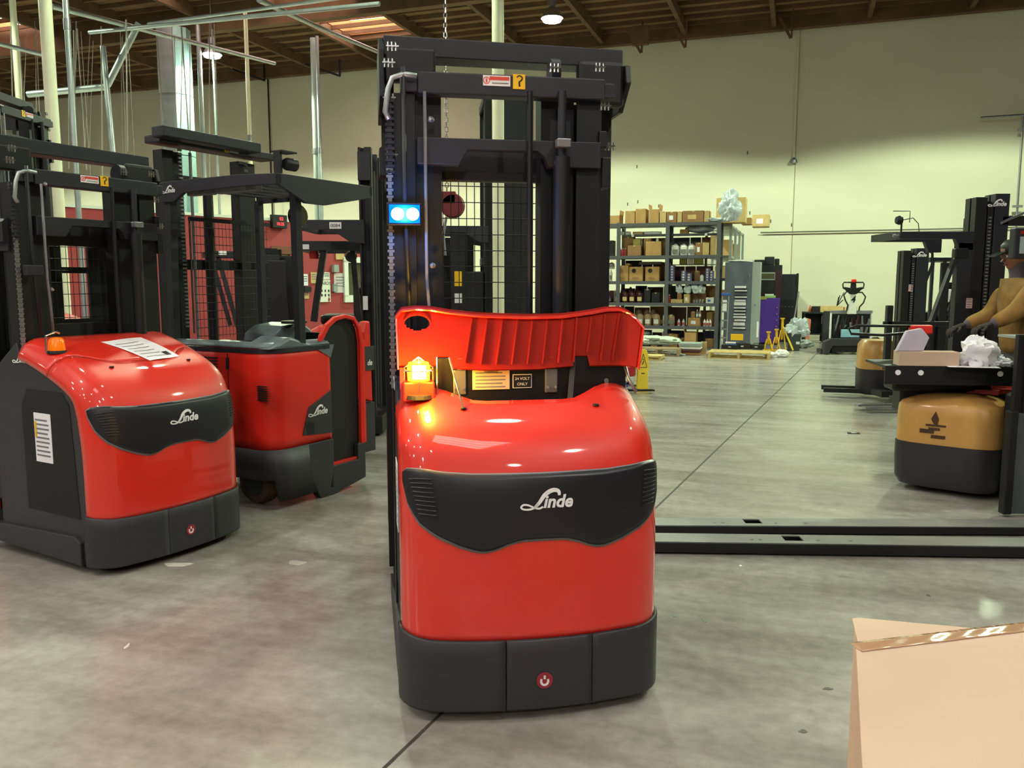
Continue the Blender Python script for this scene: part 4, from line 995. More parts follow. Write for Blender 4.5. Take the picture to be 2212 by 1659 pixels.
# ================================================================== right group
# yellow truck with tray
c0 = Vector((3.22, 6.45, 0))
R = thing('pallet_truck', 'ochre pallet truck with black skirt, cluttered black tray and dark emblem', 'pallet truck', (3.22, 6.14, 0), math.radians(-41))
def ov(w_, d_, n=28, pw=2.6):       # superellipse outline, rounded front
    out = []
    for i in range(n):
        t_ = 2*PI*i/n; c_, s2 = math.cos(t_), math.sin(t_)
        out.append((w_*abs(c_)**(2/pw)*(1 if c_ >= 0 else -1), d_*abs(s2)**(2/pw)*(1 if s2 >= 0 else -1)+d_))
    return out
def loft(name, secs, m, par, smooth='auto'):
    mb = MB(); n = len(secs[0][0]); vs = []
    for o_, z in secs: vs += [(x, y, z) for x, y in o_]
    fs = [(j*n+i, j*n+(i+1) % n, (j+1)*n+(i+1) % n, (j+1)*n+i) for j in range(len(secs)-1) for i in range(n)]
    fs += [tuple(range(n))[::-1], tuple((len(secs)-1)*n+i for i in range(n))]
    return mb.add(vs, fs).build(name, m, par, smooth=smooth)
def sc(o_, k, yc=.34): return [(x*k, (y-yc)*k+yc) for x, y in o_]
base = ov(.375, .34, 44, 4.2)
def tilt(o_, z, s_=.10): return [(x, y, z+y*s_) for x, y in o_]
loft('body_cover', [(base, .38), (sc(base, 1.0), .60), (sc(base, .985), .665), (sc(base, .94), .695), (sc(base, .7), .735), (sc(base, .4), .76)], YELB, R)
loft('lower_skirt', [(sc(base, .93), .05), (sc(base, 1.0), .10), (sc(base, 1.02), .25), (sc(base, 1.02), .385)], mat('black skirt plastic', (44, 40, 44), .5), R)
mb = MB()
mb.box(-.07, .07, -.010, -.006, .545, .56); mb.prism([(-.012,.56),(-.035,.60),(-.005,.66),(.02,.60),(.012,.56)], 'y', -.010, -.006)
mb.box(-.11, -.01, -.010, -.006, .49, .52); mb.box(-.03, .07, -.010, -.006, .455, .48); mb.box(-.05, .03, -.010, -.006, .515, .535)
mb.build('emblem', mat('dark brown print', (72, 44, 24), .6), R, loc=(-.05, .006, -.02))
box('mast_body', BLK, R, -.34, .30, .66, .86, .12, .95, .02)
box('rear_housing', BLK, R, .36, .47, .15, .80, .06, .80, .02); box('cross_beam', REDD, R, -.1, .42, .40, .62, .76, .80, .01)
MB().prism([(.08,.768),(.16,.80),(.30,.80),(.30,.768)], 'y', .25, .32).build('drive_cover', REDD, R)
for sx in (-.22, .2): MB().box(sx-.08, sx+.08, .66, 1.1, .06, .13).build('fork', BLK, R)
for sx in (-.25, .2): MB().cyl((sx-.04, .5, .05), (sx+.04, .5, .05), .05, n=14).build('wheel', DARK, R)
# tray
TR = thing('work_tray', 'black open tray carrying boxes and rags above the ochre truck', 'tray', (3.24, 6.35, .985), math.radians(-8))
box('tray_base', BLK, TR, -.43, .46, -.22, .3, -.02, 0, .004); box('tray_front', BLK, TR, -.43, .46, -.235, -.215, -.14, .0, .004)
box('tray_column', BLK, TR, -.22, .40, .06, .28, -.40, -.2, .02); box('tray_support', BLK, TR, -.30, .42, .0, .25, -.22, -.02, .02)
for x in (-.34, -.18, .37): MB().lathe([(.002,-.006),(.02,-.006),(.02,0),(.002,0)], (x, -.236, -.05), 14, 'y').build('cable_gland', PAPER, TR)
def wbox(name, m, cx, cy, z0, w_, d_, h_, rz, label, cat='box', group=None, bev=.002):
    o = box(name, m, None, -w_/2, w_/2, -d_/2, d_/2, 0, h_, bev); o.location = (cx, cy, z0); o.rotation_euler = (0, 0, rz); return tag(o, label, cat, group)
wbox('cardboard_box', CARDW, 3.09, 6.20, .986, .42, .14, .105, math.radians(-8), 'long low tan cardboard box on the black tray')
o = MB().prism([(-.12,0),(.08,0),(.12,.10),(.06,.17),(-.05,.15)], 'y', -.02, .02).build('paper_bag', mat('lavender paper', (196, 186, 204), .7), None, bevel=.006); o.location = (2.98, 6.20, 1.092); tag(o, 'pale lavender paper bag standing on the tan tray box', 'bag')
def crumple(name, m, loc, r, label, cat='cloth', jit=.3, n=26, mm=18, group=None):
    o = MB().blob((0,0,0), r, n, mm, jit+.08).build(name, m, None, smooth='auto'); o.location = loc; return tag(o, label, cat, group)
crumple('white_rag', PAPER, (3.42, 6.12, 1.08), (.11,.07,.10), 'crumpled white rag heaped on the black tray', 'rag')
crumple('white_rag', PAPER, (3.58, 6.10, 1.02), (.07,.05,.035), 'small tail of white rag beside the heap on the tray', 'rag')
crumple('plastic_bag', PLAST, (3.62, 6.3, 1.02), (.09,.05,.035), 'bunched clear plastic near the person, on the tray', 'bag')
o = box('paper_sheet', PAPER, None, -.17, .17, -.06, .06, 0, .002); o.location = (3.36, 6.05, .988); o.rotation_euler = (0, 0, -.25); tag(o, 'flat white sheet at the front edge of the tray', 'paper')
t = thing('tiller_handle', 'red capped tiller handle with long black loops above the tray', 'handle', (3.2, 6.5, 1.20), math.radians(-4))
box('handle_cap', REDM, t, -.10, .07, -.03, .03, 0, .07, .012); MB().tube([(-.08,0,.06),(-.50,0,.065),(-.56,0,.04),(-.54,0,.0),(-.30,0,-.01),(-.08,0,.01)], .011, 8).build('handle_loop', BLK, t, smooth=True)
MB().tube([(0,0,0),(.05,.05,-.25),(.1,.1,-.45)], .03, 8).build('handle_stem', BLK, t)
# far yellow pallet truck with forks to the left
R = thing('pallet_truck', 'far ochre pallet truck with black skirt, forks pointing left', 'pallet truck', (5.42, 11.6, 0), math.radians(75))
b2 = ov(.30, .28)
loft('body_cover', [(b2, .40), (sc(b2, 1.0, .28), .60), (sc(b2, .97, .28), .74), (sc(b2, .8, .28), .80)], YELB, R)
loft('lower_skirt', [(sc(b2, .9, .28), .05), (sc(b2, 1.01, .28), .12), (sc(b2, 1.02, .28), .405)], MATS['black skirt plastic'], R)
for sx in (-.16, .16): MB().box(sx-.04, sx+.04, .5, 1.0, .06, .12).build('rear_leg', BLK, R)
box('corner_strip', mat('pale strip', (240, 222, 180), .3), R, .22, .235, -.003, .02, .1, .72)
for sx in (-.17, .17):
    o = MB().prism([(-.30,.06),(-1.05,.05),(-1.05,.07),(-.05,.11),(-.05,.06)], 'x', sx-.05, sx+.05).build('fork', BLK, R)
R2 = R
# forks of the near truck reaching left, at floor level behind it
t = thing('fork_pair', 'short pair of steel forks poking out left of the near ochre truck', 'forks', (3.2, 10.55, 0), 0)
p = gr(1870, 893); t.location = (p.x, p.y, 0)
for k in range(2): MB().prism([(0,.05),(0,.075),(1.2,.09),(1.2,.04)], 'y', .22*k, .22*k+.12).build('fork', STL, t)
box('fork_carriage', BLK, t, .5, 1.3, -.05, .5, .03, .16, .01)
# tall reach truck in profile: mast, arm with light
def profile_truck(label, px0, px1, ptop, Y, armpx=None, army=None, logo_px=None, stick=None):
    a = at(px0, ptop, Y); b = at(px1, ptop, Y); w_ = b.x-a.x; H_ = a.z
    R = thing('lift_truck', label, 'forklift', (a.x, Y, 0), 0)
    for k, (x0, x1, dz) in enumerate(((0, .10, -.03), (.11, .16, -.10), (.17, w_, 0))):
        for y0 in (0, .10):
            MB().box(x0, x1, y0, y0+.08, .04, H_+dz).build('mast_rail', BLK if k != 2 else BLK2, R, bevel=.004)
    for z in (H_-.15, H_*.6, .25): box('mast_tie', BLK, R, 0.02, w_, .08, .12, z, z+.09)
    box('mast_web', BLK, R, .02, w_-.01, .09, .12, .1, H_-.12)
    ch = MB(); z = .9
    while z < H_-.2: ch.box(.118, .142, -.01, .0, z, z+.016); z += .03
    ch.build('lift_chain', STL, R)
    MB().cyl((.06, .24, .2), (.06, .24, H_-.2), .03, n=10).build('lift_cylinder', BLK, R)
    if logo_px: logo(R, facing(w_*.62, -.004, H_-.09), w_*.55)
    if stick: s2 = sticker(R, stick[0]-a.x, -.004, stick[1], .055, .09, mat('pink print', (222, 180, 178), .5), lines=4)
    return R, a, w_, H_
R, a, w_, H_ = profile_truck('tall black reach truck at right in profile with a long roof arm', 2110, 2183, 418, 7.5, logo_px=1, stick=(at(2093, 655, 7.5).x, at(2093, 655, 7.5).z))
bl = at(1945, 500, 7.5); bz0 = at(1945, 516, 7.5).z
for y0 in (0, .55): MB().prism([(bl.x-a.x, bl.z), (0, bl.z), (0, bz0-.10), (-.12, bz0-.10), (-.16, bz0), (bl.x-a.x, bz0)], 'y', y0, y0+.06).build('roof_arm', BLK2, R, bevel=.004)
box('roof_beam', BLK2, R, bl.x-a.x, bl.x-a.x+.05, .06, .55, bz0, bl.z); box('arm_bracket', BLK, R, -.16, -.04, -.01, .06, bz0-.17, bz0-.08, .01)
MB().bar((-.10, .03, 1.95), (-.32, .03, 1.25), .06, .03).build('roof_post', BLK2, R); MB().box(-.13, .0, .0, .08, .04, 1.95).build('mast_rail', BLK2, R, bevel=.004)
o = MB().lathe([(.005,0),(.03,0),(.042,.03),(.035,.05),(.005,.055)], (0,0,0), 14, 'x').build('work_light', BLK, R, loc=(bl.x-a.x-.03, .03, bl.z+.10)); MB().bar((bl.x-a.x+.02,.03,bl.z), (bl.x-a.x+.02,.03,bl.z+.09), .012, .012).build('light_stalk', BLK, R)
MB().tube([(bl.x-a.x-.06,.03,bl.z+.18),(bl.x-a.x+.09,.03,bl.z+.18),(bl.x-a.x+.09,.03,bl.z+.08)], .004, 5).build('light_guard', BLK, R)
MB().tube([(bl.x-a.x+.02,.03,bl.z+.10),(bl.x-a.x+.12,.03,bl.z+.12),(bl.x-a.x+.17,.03,bl.z+.07),(bl.x-a.x+.18,.03,bl.z)], .004, 5).build('light_cable', BLK, R)
MB().cyl((bl.x-a.x-.05,.03,bl.z-.035), (bl.x-a.x,.03,bl.z-.035), .014, n=8).build('guard_knob', STL, R)
box('mast_arm', BLK, R, w_-.06, w_+.5, .0, .05, H_-.28, H_-.19, .01); MB().bar((.22,-.01,H_-.26), (.44,-.01,H_-.16), .012, .02).build('link_bar', STL, R)
box('base_skirt', CHAR, R, -.2, .4, .0, .5, .04, .2, .01)
R, a, w_, H_ = profile_truck('shorter black truck mast beside the yellow far truck', 1953, 2008, 536, 11.0, logo_px=1, stick=(at(1967, 622, 11).x, at(1967, 622, 11).z))
MB().tube([(w_*.9,.02,H_-.02),(w_*1.15,.02,H_-.06),(w_*1.18,.02,H_-.2),(w_*.95,.02,H_-.45),(w_*.9,.02,H_-.9)], .018, 8).build('hose', BLK, R, smooth=True)
box('load_backrest', BLK, R, -.18, -.10, -.02, .06, .45, 1.30, .01); box('backrest_rail', BLK, R, -.22, .9, -.02, .02, 1.02, 1.09, .005)
MB().box(-.2, 0, -.02, .3, .08, .16).build('base_skirt', BLK, R)
# forklift frame behind, between the two
p = at(2013, 560, 12.5)
R = thing('lift_truck', 'small black forklift cab frame between the two right masts', 'forklift', (p.x, p.y, 0), 0)
H_ = p.z
box('roof_guard', BLK, R, -.02, .62, 0, .8, H_-.03, H_+.03, .01)
for x, x2 in ((0, 0), (.18, .18), (.38, .22)): MB().bar((x+.03, .03, H_), (x2+.03, .03, .5), .04, .04).build('roof_post', BLK2, R)
MB().bar((.55,.03,H_-.05), (.30,.03,1.1), .05, .05).build('roof_post', BLK2, R); box('mast_rail', BLK, R, .16, .28, .0, .06, .1, H_-.05, .005)
box('seat_back', BLK, R, .30, .60, .1, .2, 1.15, 1.6, .03); box('seat_cover', PAPER, R, .27, .56, .04, .08, 1.30, 1.5, .02); box('body_cover', BLK2, R, -.05, .75, .1, .9, .3, 1.15, .05); box('lower_skirt', DARK, R, -.05, .75, .1, .9, .05, .3)
MB().cyl((.1, .05, .12), (.1, .2, .12), .12, n=16).build('wheel', DARK, R)
# display at the far right
t = thing('control_display', 'grey control display at the right edge above the person', 'display', at(2212, 520, 6.6), 0)
box('display_case', BLK2, t, -.09, .25, -.03, .05, -.14, .1, .01); box('display_screen', GREYL, t, -.05, .22, -.034, -.03, -.10, .03); box('display_strip', REDD, t, -.05, .22, -.034, -.03, .05, .075)
MB().cyl((.1, .02, -1.1), (.1, .02, -.14), .03, n=10).build('display_post', BLK, t)

# ------------------------------------------------------------------ person
def skin(name, pts, edges, radii, m, parent, root=0, sub=2):
    me = bpy.data.meshes.new(name); me.from_pydata(pts, edges, []); o = bpy.data.objects.new(name, me); C.objects.link(o); me.materials.append(m); o.parent = parent
    sm = o.modifiers.new('skin', 'SKIN'); sm.use_smooth_shade = True
    for i, r in enumerate(radii):
        me.skin_vertices[0].data[i].radius = (r, r) if not isinstance(r, tuple) else r
    me.skin_vertices[0].data[root].use_root = True
    s2 = o.modifiers.new('sub', 'SUBSURF'); s2.levels = sub; s2.render_levels = sub
    return o
PJ = mat('tan work jacket', (140, 104, 48), .8, noise=.2, scale=14); PT = mat('dark trousers', (44, 40, 46), .8); PS = mat('skin', (150, 100, 76), .55); PV = mat('grey sweatshirt', (92, 82, 92), .8, noise=.1); PG = mat('dark glove', (40, 26, 28), .7)
P_ = thing('person', 'person in tan jacket and dark glove reaching left over the tray at the right edge', 'person', (4.18, 6.85, .12), 0)
# x left/right, y depth; facing the left of the picture
body_p = [(0,0,.88),(0,0,1.05),(-.01,0,1.25),(-.02,0,1.42),(-.04,0,1.50),      # 0-4 spine
          (.02,-.10,.86),(.02,-.11,.48),(.06,-.12,.08),(-.08,-.12,.05),          # 5-8 leg
          (.02,.10,.86),(.0,.11,.48),(.05,.12,.08),(-.09,.12,.05),               # 9-12 leg
          (-.02,-.19,1.41),(-.20,-.24,1.24),(-.40,-.26,1.15),                    # 13-15 near arm
          (-.02,.19,1.41),(-.12,.24,1.20),(-.36,.20,1.12),                       # 16-18 far arm
          (-.06,0,1.60),(-.08,0,1.68)]
ed = [(0,1),(1,2),(2,3),(3,4),(0,5),(5,6),(6,7),(7,8),(0,9),(9,10),(10,11),(11,12),(3,13),(13,14),(14,15),(3,16),(16,17),(17,18),(4,19),(19,20)]
rd = [.15,.15,.16,.15,.07,.10,.065,.05,.04,.10,.065,.05,.04,.075,.06,.042,.075,.06,.042,.075,.085]
skin('body', body_p, ed, rd, PV, P_)
skin('jacket', [(0,0,.86),(0,0,1.05),(-.01,0,1.25),(-.02,0,1.42),(-.02,-.19,1.42),(-.20,-.24,1.24),(-.39,-.26,1.155),(-.02,.19,1.42),(-.12,.24,1.20),(-.35,.20,1.125),(-.03,0,1.51)], [(0,1),(1,2),(2,3),(3,4),(4,5),(5,6),(3,7),(7,8),(8,9),(3,10)], [.165,.165,.175,.165,.10,.075,.055,.10,.075,.055,.09], PJ, P_)
skin('trousers', [(0,0,.90),(.02,-.10,.84),(.02,-.11,.48),(.06,-.12,.10),(.02,.10,.84),(.0,.11,.48),(.05,.12,.10)], [(0,1),(1,2),(2,3),(0,4),(4,5),(5,6)], [.16,.11,.08,.065,.11,.08,.065], PT, P_)
for sy in (-.12, .12): MB().prism([(-.17,0),(.10,0),(.10,.10),(.02,.11),(-.08,.07),(-.17,.05)], 'y', sy-.05, sy+.05).build('shoe', BLK, P_, bevel=.02, smooth=True)
# head with face towards -x
hd = MB(); prf = [(.0,-.12),(.045,-.118),(.07,-.09),(.082,-.04),(.09,.02),(.088,.07),(.065,.105),(.0,.12)]
hv = []
for (r_, z) in prf:
    for k in range(16):
        t_ = 2*PI*k/16; c_ = math.cos(t_); s2 = math.sin(t_); fx = r_*1.12*c_
        if abs(abs(t_)-PI) < .3 and -.03 < z < .03: fx -= .012
        hv.append((fx, r_*.86*s2, z))
hd.add(hv, [(i*16+k, i*16+(k+1) % 16, (i+1)*16+(k+1) % 16, (i+1)*16+k) for i in range(7) for k in range(16)])
h_ = hd.build('head', PS, P_, smooth=True, loc=(-.09, 0, 1.70)); h_.rotation_euler = (0, -.25, 0)
MB().prism([(-.095,.0),(-.125,-.025),(-.095,-.035)], 'y', -.014, .014).build('nose', PS, h_, bevel=.004)
for sy in (-.034, .034):
    MB().blob((-.088, sy, .012), (.012,.013,.010), 8, 6, 0).build('eye', WHT, h_, smooth=True); MB().blob((-.098, sy, .012), (.004,.006,.006), 8, 6, 0).build('pupil', BLP, h_)
    MB().blob((.0, sy*2.25, -.005), (.02,.01,.032), 8, 6, 0).build('ear', PS, h_, smooth=True)
MB().box(-.096, -.085, -.022, .022, -.062, -.055).build('mouth', REDD, h_)
MB().lathe([(.10,.03),(.103,.05),(.095,.10),(.06,.13),(.01,.138)], (0.005,0,0), 18).build('cap', BLK, h_, smooth='auto'); MB().prism([(-.09,.04),(-.19,.03),(-.19,.04),(-.09,.055)], 'y', -.06, .06).build('cap_peak', BLK, h_, bevel=.004)
# gloved hands with five fingers
def hand(par, wrist, d, m, curl=.5, side=1):
    wv = Vector(wrist); d = Vector(d).normalized(); up = Vector((0,0,1)); lat = d.cross(up).normalized()*side; up = lat.cross(d).normalized()*side
    if up.z < 0: up = -up
    pal = skin('hand', [wv-d*.03, wv+d*.04, wv+d*.085, ], [(0,1),(1,2)], [.028, (.04,.02), (.043,.018)], m, par, 0, 2)
    for k, (off, ln) in enumerate(((-.033,.068),(-.011,.078),(.011,.073),(.033,.058))):
        b0 = wv+d*.075+lat*off; b1 = b0+d*ln*.5-up*ln*.15; b2 = b1+d*ln*.28-up*ln*.38*curl*2; b3 = b2-up*ln*.3*curl*2
        skin('finger', [b0, b1, b2, b3], [(0,1),(1,2),(2,3)], [.010,.010,.009,.008], m, par, 0, 1)
    b0 = wv+d*.03-lat*.03; b1 = b0+d*.03-lat*.03-up*.01; b2 = b1+d*.03-lat*.005-up*.02
    skin('thumb', [b0, b1, b2], [(0,1),(1,2)], [.013,.012,.010], m, par, 0, 1)
hand(P_, (-.42,-.26,1.145), (-1,-.05,-.25), PG); hand(P_, (-.38,.20,1.115), (-1,-.1,-.3), PG)
box('platform_step', BLK, None, -.35, .45, -.35, .35, 0, .12, .01); o = C.objects[-1] if False else bpy.data.objects['platform_step']; o.location = (4.18, 6.85, 0); tag(o, 'low black step plate under the standing person', 'step')

for k, (px, py) in enumerate([(1356, 441), (1423, 445), (1615, 330), (1376, 360), (1378, 436), (812, 405), (1710, 486), (1665, 478), (1620, 460), (1725, 690), (985, 375), (700, 430)]):
    q = at(px, py, 26); bx_ = q.dot(BX); c0_ = Vector((0, 0, CAMH)); d = q-c0_; t_ = (WY1-.001)/(d.dot(BYV)); w3 = c0_+d*t_
    box('scuff_mark', mat('wall scuff', (96, 92, 78), .9), wb, w3.dot(BX)-.02, w3.dot(BX)+.015, WY1-.004, WY1+.001, w3.z-.05, w3.z+.05)
# ------------------------------------------------------------------ shelf with its goods
SO = Vector((4.85, 19.69, 0)); SR = BY
def sx_(px): return (px-1555)*.01098
LV = [.04, .56, 1.11, 1.63, 2.24, 3.01]
rack = thing('shelving_unit', 'long grey steel shelving unit full of boxes and bottles', 'shelf', SO, SR)
posts = [-3.65, -2.40, -1.22, -.03]
for x in posts:
    for y in (0, .62): box('upright', SHELF, rack, x-.045 if x > -3.6 else x, x+.045, y, y+.04, 0, 3.03)
for a, b in zip(posts, posts[1:]):
    for z in LV: box('shelf_board', SHELF, rack, a+.045, b-.045, 0, .66, z-.075, z)
for a, b in ((-2.40, -1.22), (-1.22, -.03)): box('shelf_board', SHELF, rack, a+.05, b-.05, .25, .66, 2.72, 2.76)
box('end_brace', SHELF, rack, -.05, -.01, .04, .62, 2.2, 2.24)
for k, x in enumerate((-2.1, -.35)): 
    box('shelf_tag', WHT, rack, x-.03, x+.03, .24, .25, 2.70, 2.76)
rackb = thing('shelving_unit', 'second grey shelving unit running back toward the wall', 'shelf', SO+BX*.06+BYV*.74, SR)
for y in (0, 1.5, 3.0, 4.4):
    for x in (-.45, .12): box('upright', GREYL, rackb, x-.03, x+.03, y, y+.06, 0, 3.0)
for y0, y1 in ((.06, 1.5), (1.56, 3.0), (3.06, 4.4)):
    for z in (.5, 1.1, 1.7, 2.25, 3.0): box('shelf_board', GREYL, rackb, -.45, .12, y0, y1, z-.06, z)
ORD = ['leftmost', 'second', 'third', 'fourth', 'fifth', 'sixth', 'seventh', 'eighth', 'ninth', 'tenth', 'eleventh', 'twelfth', 'thirteenth', 'fourteenth', 'fifteenth', 'sixteenth']
SHN = ['floor level', 'lowest raised shelf', 'second raised shelf', 'middle shelf', 'shelf below top', 'top']
def place(o, x, y, z, rz=0): o.location = SO+BX*x+BYV*y+Vector((0, 0, z)); o.rotation_euler = (0, 0, SR+rz); return o
BOT = {}
def jug(kind, w_, h_, m, mc, ml=None):
    key = (kind, round(w_, 3), round(h_, 3), m.name, mc.name)
    if key in BOT: return copy_tree(BOT[key])
    t = thing(kind, 'x', 'bottle')
    if kind == 'jug':
        sec = [(w_/2*.95, 0), (w_/2, .02), (w_/2, h_*.72), (w_/2*.85, h_*.82), (w_*.24, h_*.90), (w_*.2, h_*.94)]
        mb = MB(); n = 8; vs = []
        for r_, z in sec:
            for k in range(n):
                a = 2*PI*(k+.5)/n; vs.append((r_*1.15*max(-.87, min(.87, math.cos(a))), r_*.9*max(-.87, min(.87, math.sin(a))), z))
        mb.add(vs, [(i*n+k, i*n+(k+1) % n, (i+1)*n+(k+1) % n, (i+1)*n+k) for i in range(5) for k in range(n)]); mb.build('bottle_body', m, t)
        MB().tube([(-w_*.25, 0, h_*.72), (-w_*.45, 0, h_*.85), (-w_*.1, 0, h_*.9)], w_*.07, 5).build('handle', m, t)
        MB().cyl((0, 0, h_*.92), (0, 0, h_), w_*.17, n=8).build('cap', mc, t)
    else:
        MB().lathe([(w_/2*.9,0),(w_/2,.01),(w_/2,h_*.7),(w_*.22,h_*.84),(w_*.2,h_*.9)], n=10).build('bottle_body', m, t, smooth='auto')
        MB().cyl((0, 0, h_*.88), (0, 0, h_), w_*.22, n=8).build('cap', mc, t)
    if ml: MB().box(-w_*.36, w_*.36, -w_*.56, -w_*.44, h_*.15, h_*.5).build('bottle_label', ml, t)
    BOT[key] = t; return t
DKR = mat('dark red plastic', (74, 24, 28), .4); NAVY = mat('navy plastic', (34, 38, 84), .4); WHB = mat('white plastic', (222, 220, 216), .4); TANB = mat('tan plastic', (170, 142, 110), .5); PINK = mat('red and white can', (196, 70, 74), .4); CREL = mat('cream label', (226, 202, 140), .6)
BLUB = mat('blue and white carton', (84, 84, 128), .6, noise=.2, scale=30); OLIV = mat('olive carton', (160, 154, 84), .7); GRB = mat('grey carton', (120, 118, 110), .7); BINB = mat('black bin plastic', (22, 22, 26), .5); REDC = mat('faded red carton', (168, 66, 66), .7)
def cbox(lv, x0, x1, hpx, m, y0=.06, dep=.45, z=None, label=None, open_=False, lab=None, name='cardboard_box'):
    a, b = sx_(x0), sx_(x1); h_ = hpx*.0111; zz = LV[lv] if z is None else z
    t = thing(name, label, 'box', (0,0,0)); place(t, (a+b)/2, y0+dep/2, zz); w_ = (b-a)/2-.004
    if open_:
        mb = MB(); th = .006
        mb.box(-w_, w_, -dep/2, -dep/2+th, 0, h_).box(-w_, w_, dep/2-th, dep/2, 0, h_).box(-w_, -w_+th, -dep/2, dep/2, 0, h_).box(w_-th, w_, -dep/2, dep/2, 0, h_).box(-w_, w_, -dep/2, dep/2, 0, th); mb.build('box_body', m, t)
        for sx in (-1, 1): MB().prism([(sx*w_, h_), (sx*(w_+.01), h_+.12), (sx*(w_+.02), h_+.12), (sx*(w_+.006), h_)], 'y', -dep/2, dep/2).build('flap', m, t)
    else:
        MB().box(-w_, w_, -dep/2, dep/2, 0, h_).build('box_body', m, t, bevel=.003)
        MB().box(-.025, .025, -dep/2-.002, dep/2, h_*.9, h_+.001).build('tape', mat('parcel tape', (190, 160, 110), .35), t)
    if lab: MB().box(-w_*.5, w_*.3, -dep/2-.003, -dep/2, h_*.25, h_*.65).build('box_label', lab, t)
    return t
def jugs(lv, xs, wpx, hpx, m, mc, ml, kind, what, y=.14, grp=None, z=None, where=None):
    for k, x in enumerate(xs):
        j = jug(kind, wpx*.01098, hpx*.0111, m, mc, ml); place(j, sx_(x), y, LV[lv] if z is None else z)
        j['label'] = f'{what} on the {SHN[lv]}' + (f', {where}' if where else '') + (f', {ORD[k]} of its row' if len(xs) > 1 else '')
        j['category'] = 'bottle'; j['group'] = grp or f'{what} row'
# top shelf
for i, (x0, x1, h_, m, op, lb) in enumerate([(1287,1300,13,CARD2,0,None),(1301,1337,18,CARD,1,None),(1349,1371,27,CARD,0,None),(1372,1395,31,CARD,0,None),(1402,1424,29,CARD,1,None),(1425,1439,24,CARD3,0,None),(1440,1462,23,CARD2,0,PAPER),(1463,1473,23,CARD3,0,None),(1474,1519,24,CARD2,0,CARD3),(1520,1531,23,CARD3,0,None)]):
    cbox(5, x0, x1, h_, m, open_=op, lab=lb, label=f'{["closed", "open flapped"][op]} {m.name} box on the top of the shelving unit, {ORD[i]} from the left')
t = cbox(5, 1541, 1603, 52, CARD3, y0=.45, dep=.6, label='largest cardboard box, high on the corner of the shelving', lab=None)
o = MB().blob((0,0,0), (.20,.12,.30), 30, 22, .4).build('plastic_wrap', PLAST, None, smooth='auto'); place(o, sx_(1572), .10, 3.01+.31); tag(o, 'bunch of clear plastic wrap leaning on the largest top box', 'plastic')
o = MB().blob((0,0,0), (.30,.12,.05), 30, 14, .35).build('plastic_wrap', PLAST, None, smooth='auto'); place(o, sx_(1543), .2, 3.01+.05); tag(o, 'flat trailing end of the plastic wrap on the top', 'plastic')
t = cbox(5, 1608, 1646, 27, CARD3, y0=2.2, dep=.6, label='wide tan box on top of the second shelving unit', lab=PAPER)
t = cbox(5, 1590, 1612, 14, CARD, y0=1.2, dep=.5, label='low box between the largest and the wide top box')
# rear cartons added on every level, coloured dark for the shelf's shaded interior
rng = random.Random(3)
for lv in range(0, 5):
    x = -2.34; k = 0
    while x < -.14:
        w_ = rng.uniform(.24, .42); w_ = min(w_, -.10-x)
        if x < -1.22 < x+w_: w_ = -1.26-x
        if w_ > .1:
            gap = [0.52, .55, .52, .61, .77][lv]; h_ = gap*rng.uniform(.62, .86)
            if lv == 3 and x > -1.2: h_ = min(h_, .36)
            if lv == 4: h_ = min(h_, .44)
            o = box('shade_carton', rng.choice([BINB, BINB, CARD2, DKR, BINB, NAVY]), None, -w_/2+.006, w_/2-.006, 0, .09, 0, h_, .003); place(o, x+w_/2, .565, LV[lv]+.001)
            tag(o, f'added shade-dark rear carton on the {SHN[lv]}, {ORD[k]} in the back row', 'box', 'added shade-dark cartons at the rear of the long shelving'); k += 1
        x += max(w_, .04)+.01
# shelf below the top
for i, (x0, x1, h_, m, y0, z, lb) in enumerate([(1287,1302,28,GRB,.06,None,None),(1303,1323,34,BINB,.10,None,None),(1340,1364,44,CARD2,.32,None,None),(1356,1386,22,CARD2,.05,None,None),(1387,1404,38,CARD,.3,None,None),(1396,1430,30,CARD,.04,None,None),(1503,1518,26,CARD2,.06,None,PAPER),(1518,1532,26,CARD3,.06,None,None),(1534,1546,41,CARD3,.1,None,None)]):
    cbox(4, x0, x1, h_, m, y0=y0, dep=.3, lab=lb, label=f'{m.name} box on the shelf below the top, {ORD[i]} from the left')
cbox(4, 1367, 1384, 14, OLIV, y0=.1, dep=.2, z=2.24+.245, label='yellowish carton sitting on a low box below the top shelf')
jugs(4, [1334, 1339, 1344, 1349], 4.6, 17, PINK, WHB, None, 'can', 'red and white can', grp='red and white cans')
jugs(4, [1460, 1478, 1495], 16, 25, WHB, GRB, GRB, 'jug', 'large pale jug', grp='large pale jugs')
jugs(4, [1420], 6, 7, WHB, WHB, None, 'can', 'small white jar', z=2.24+.335)
for i, (x0, x1, h_, m) in enumerate([(1287,1322,6,REDC),(1332,1340,7,WHB),(1347,1355,7,WHB),(1362,1385,6,CARD3),(1388,1424,6,WHB),(1466,1484,9,CARD)]):
    cbox(4, x0, x1, h_, m, y0=.3, dep=.25, z=2.761 if i else 2.9, name='flat_carton', label=f'flat {m.name} packet just under the top boards, {ORD[i]} from the left') if i else None
o = MB().blob((0,0,0), (.30,.12,.09), 16, 8, .2).build('plastic_bag', PLAST, None, smooth=True); place(o, sx_(1508), .45, 2.86); tag(o, 'filled clear plastic bag just under the top boards', 'bag')
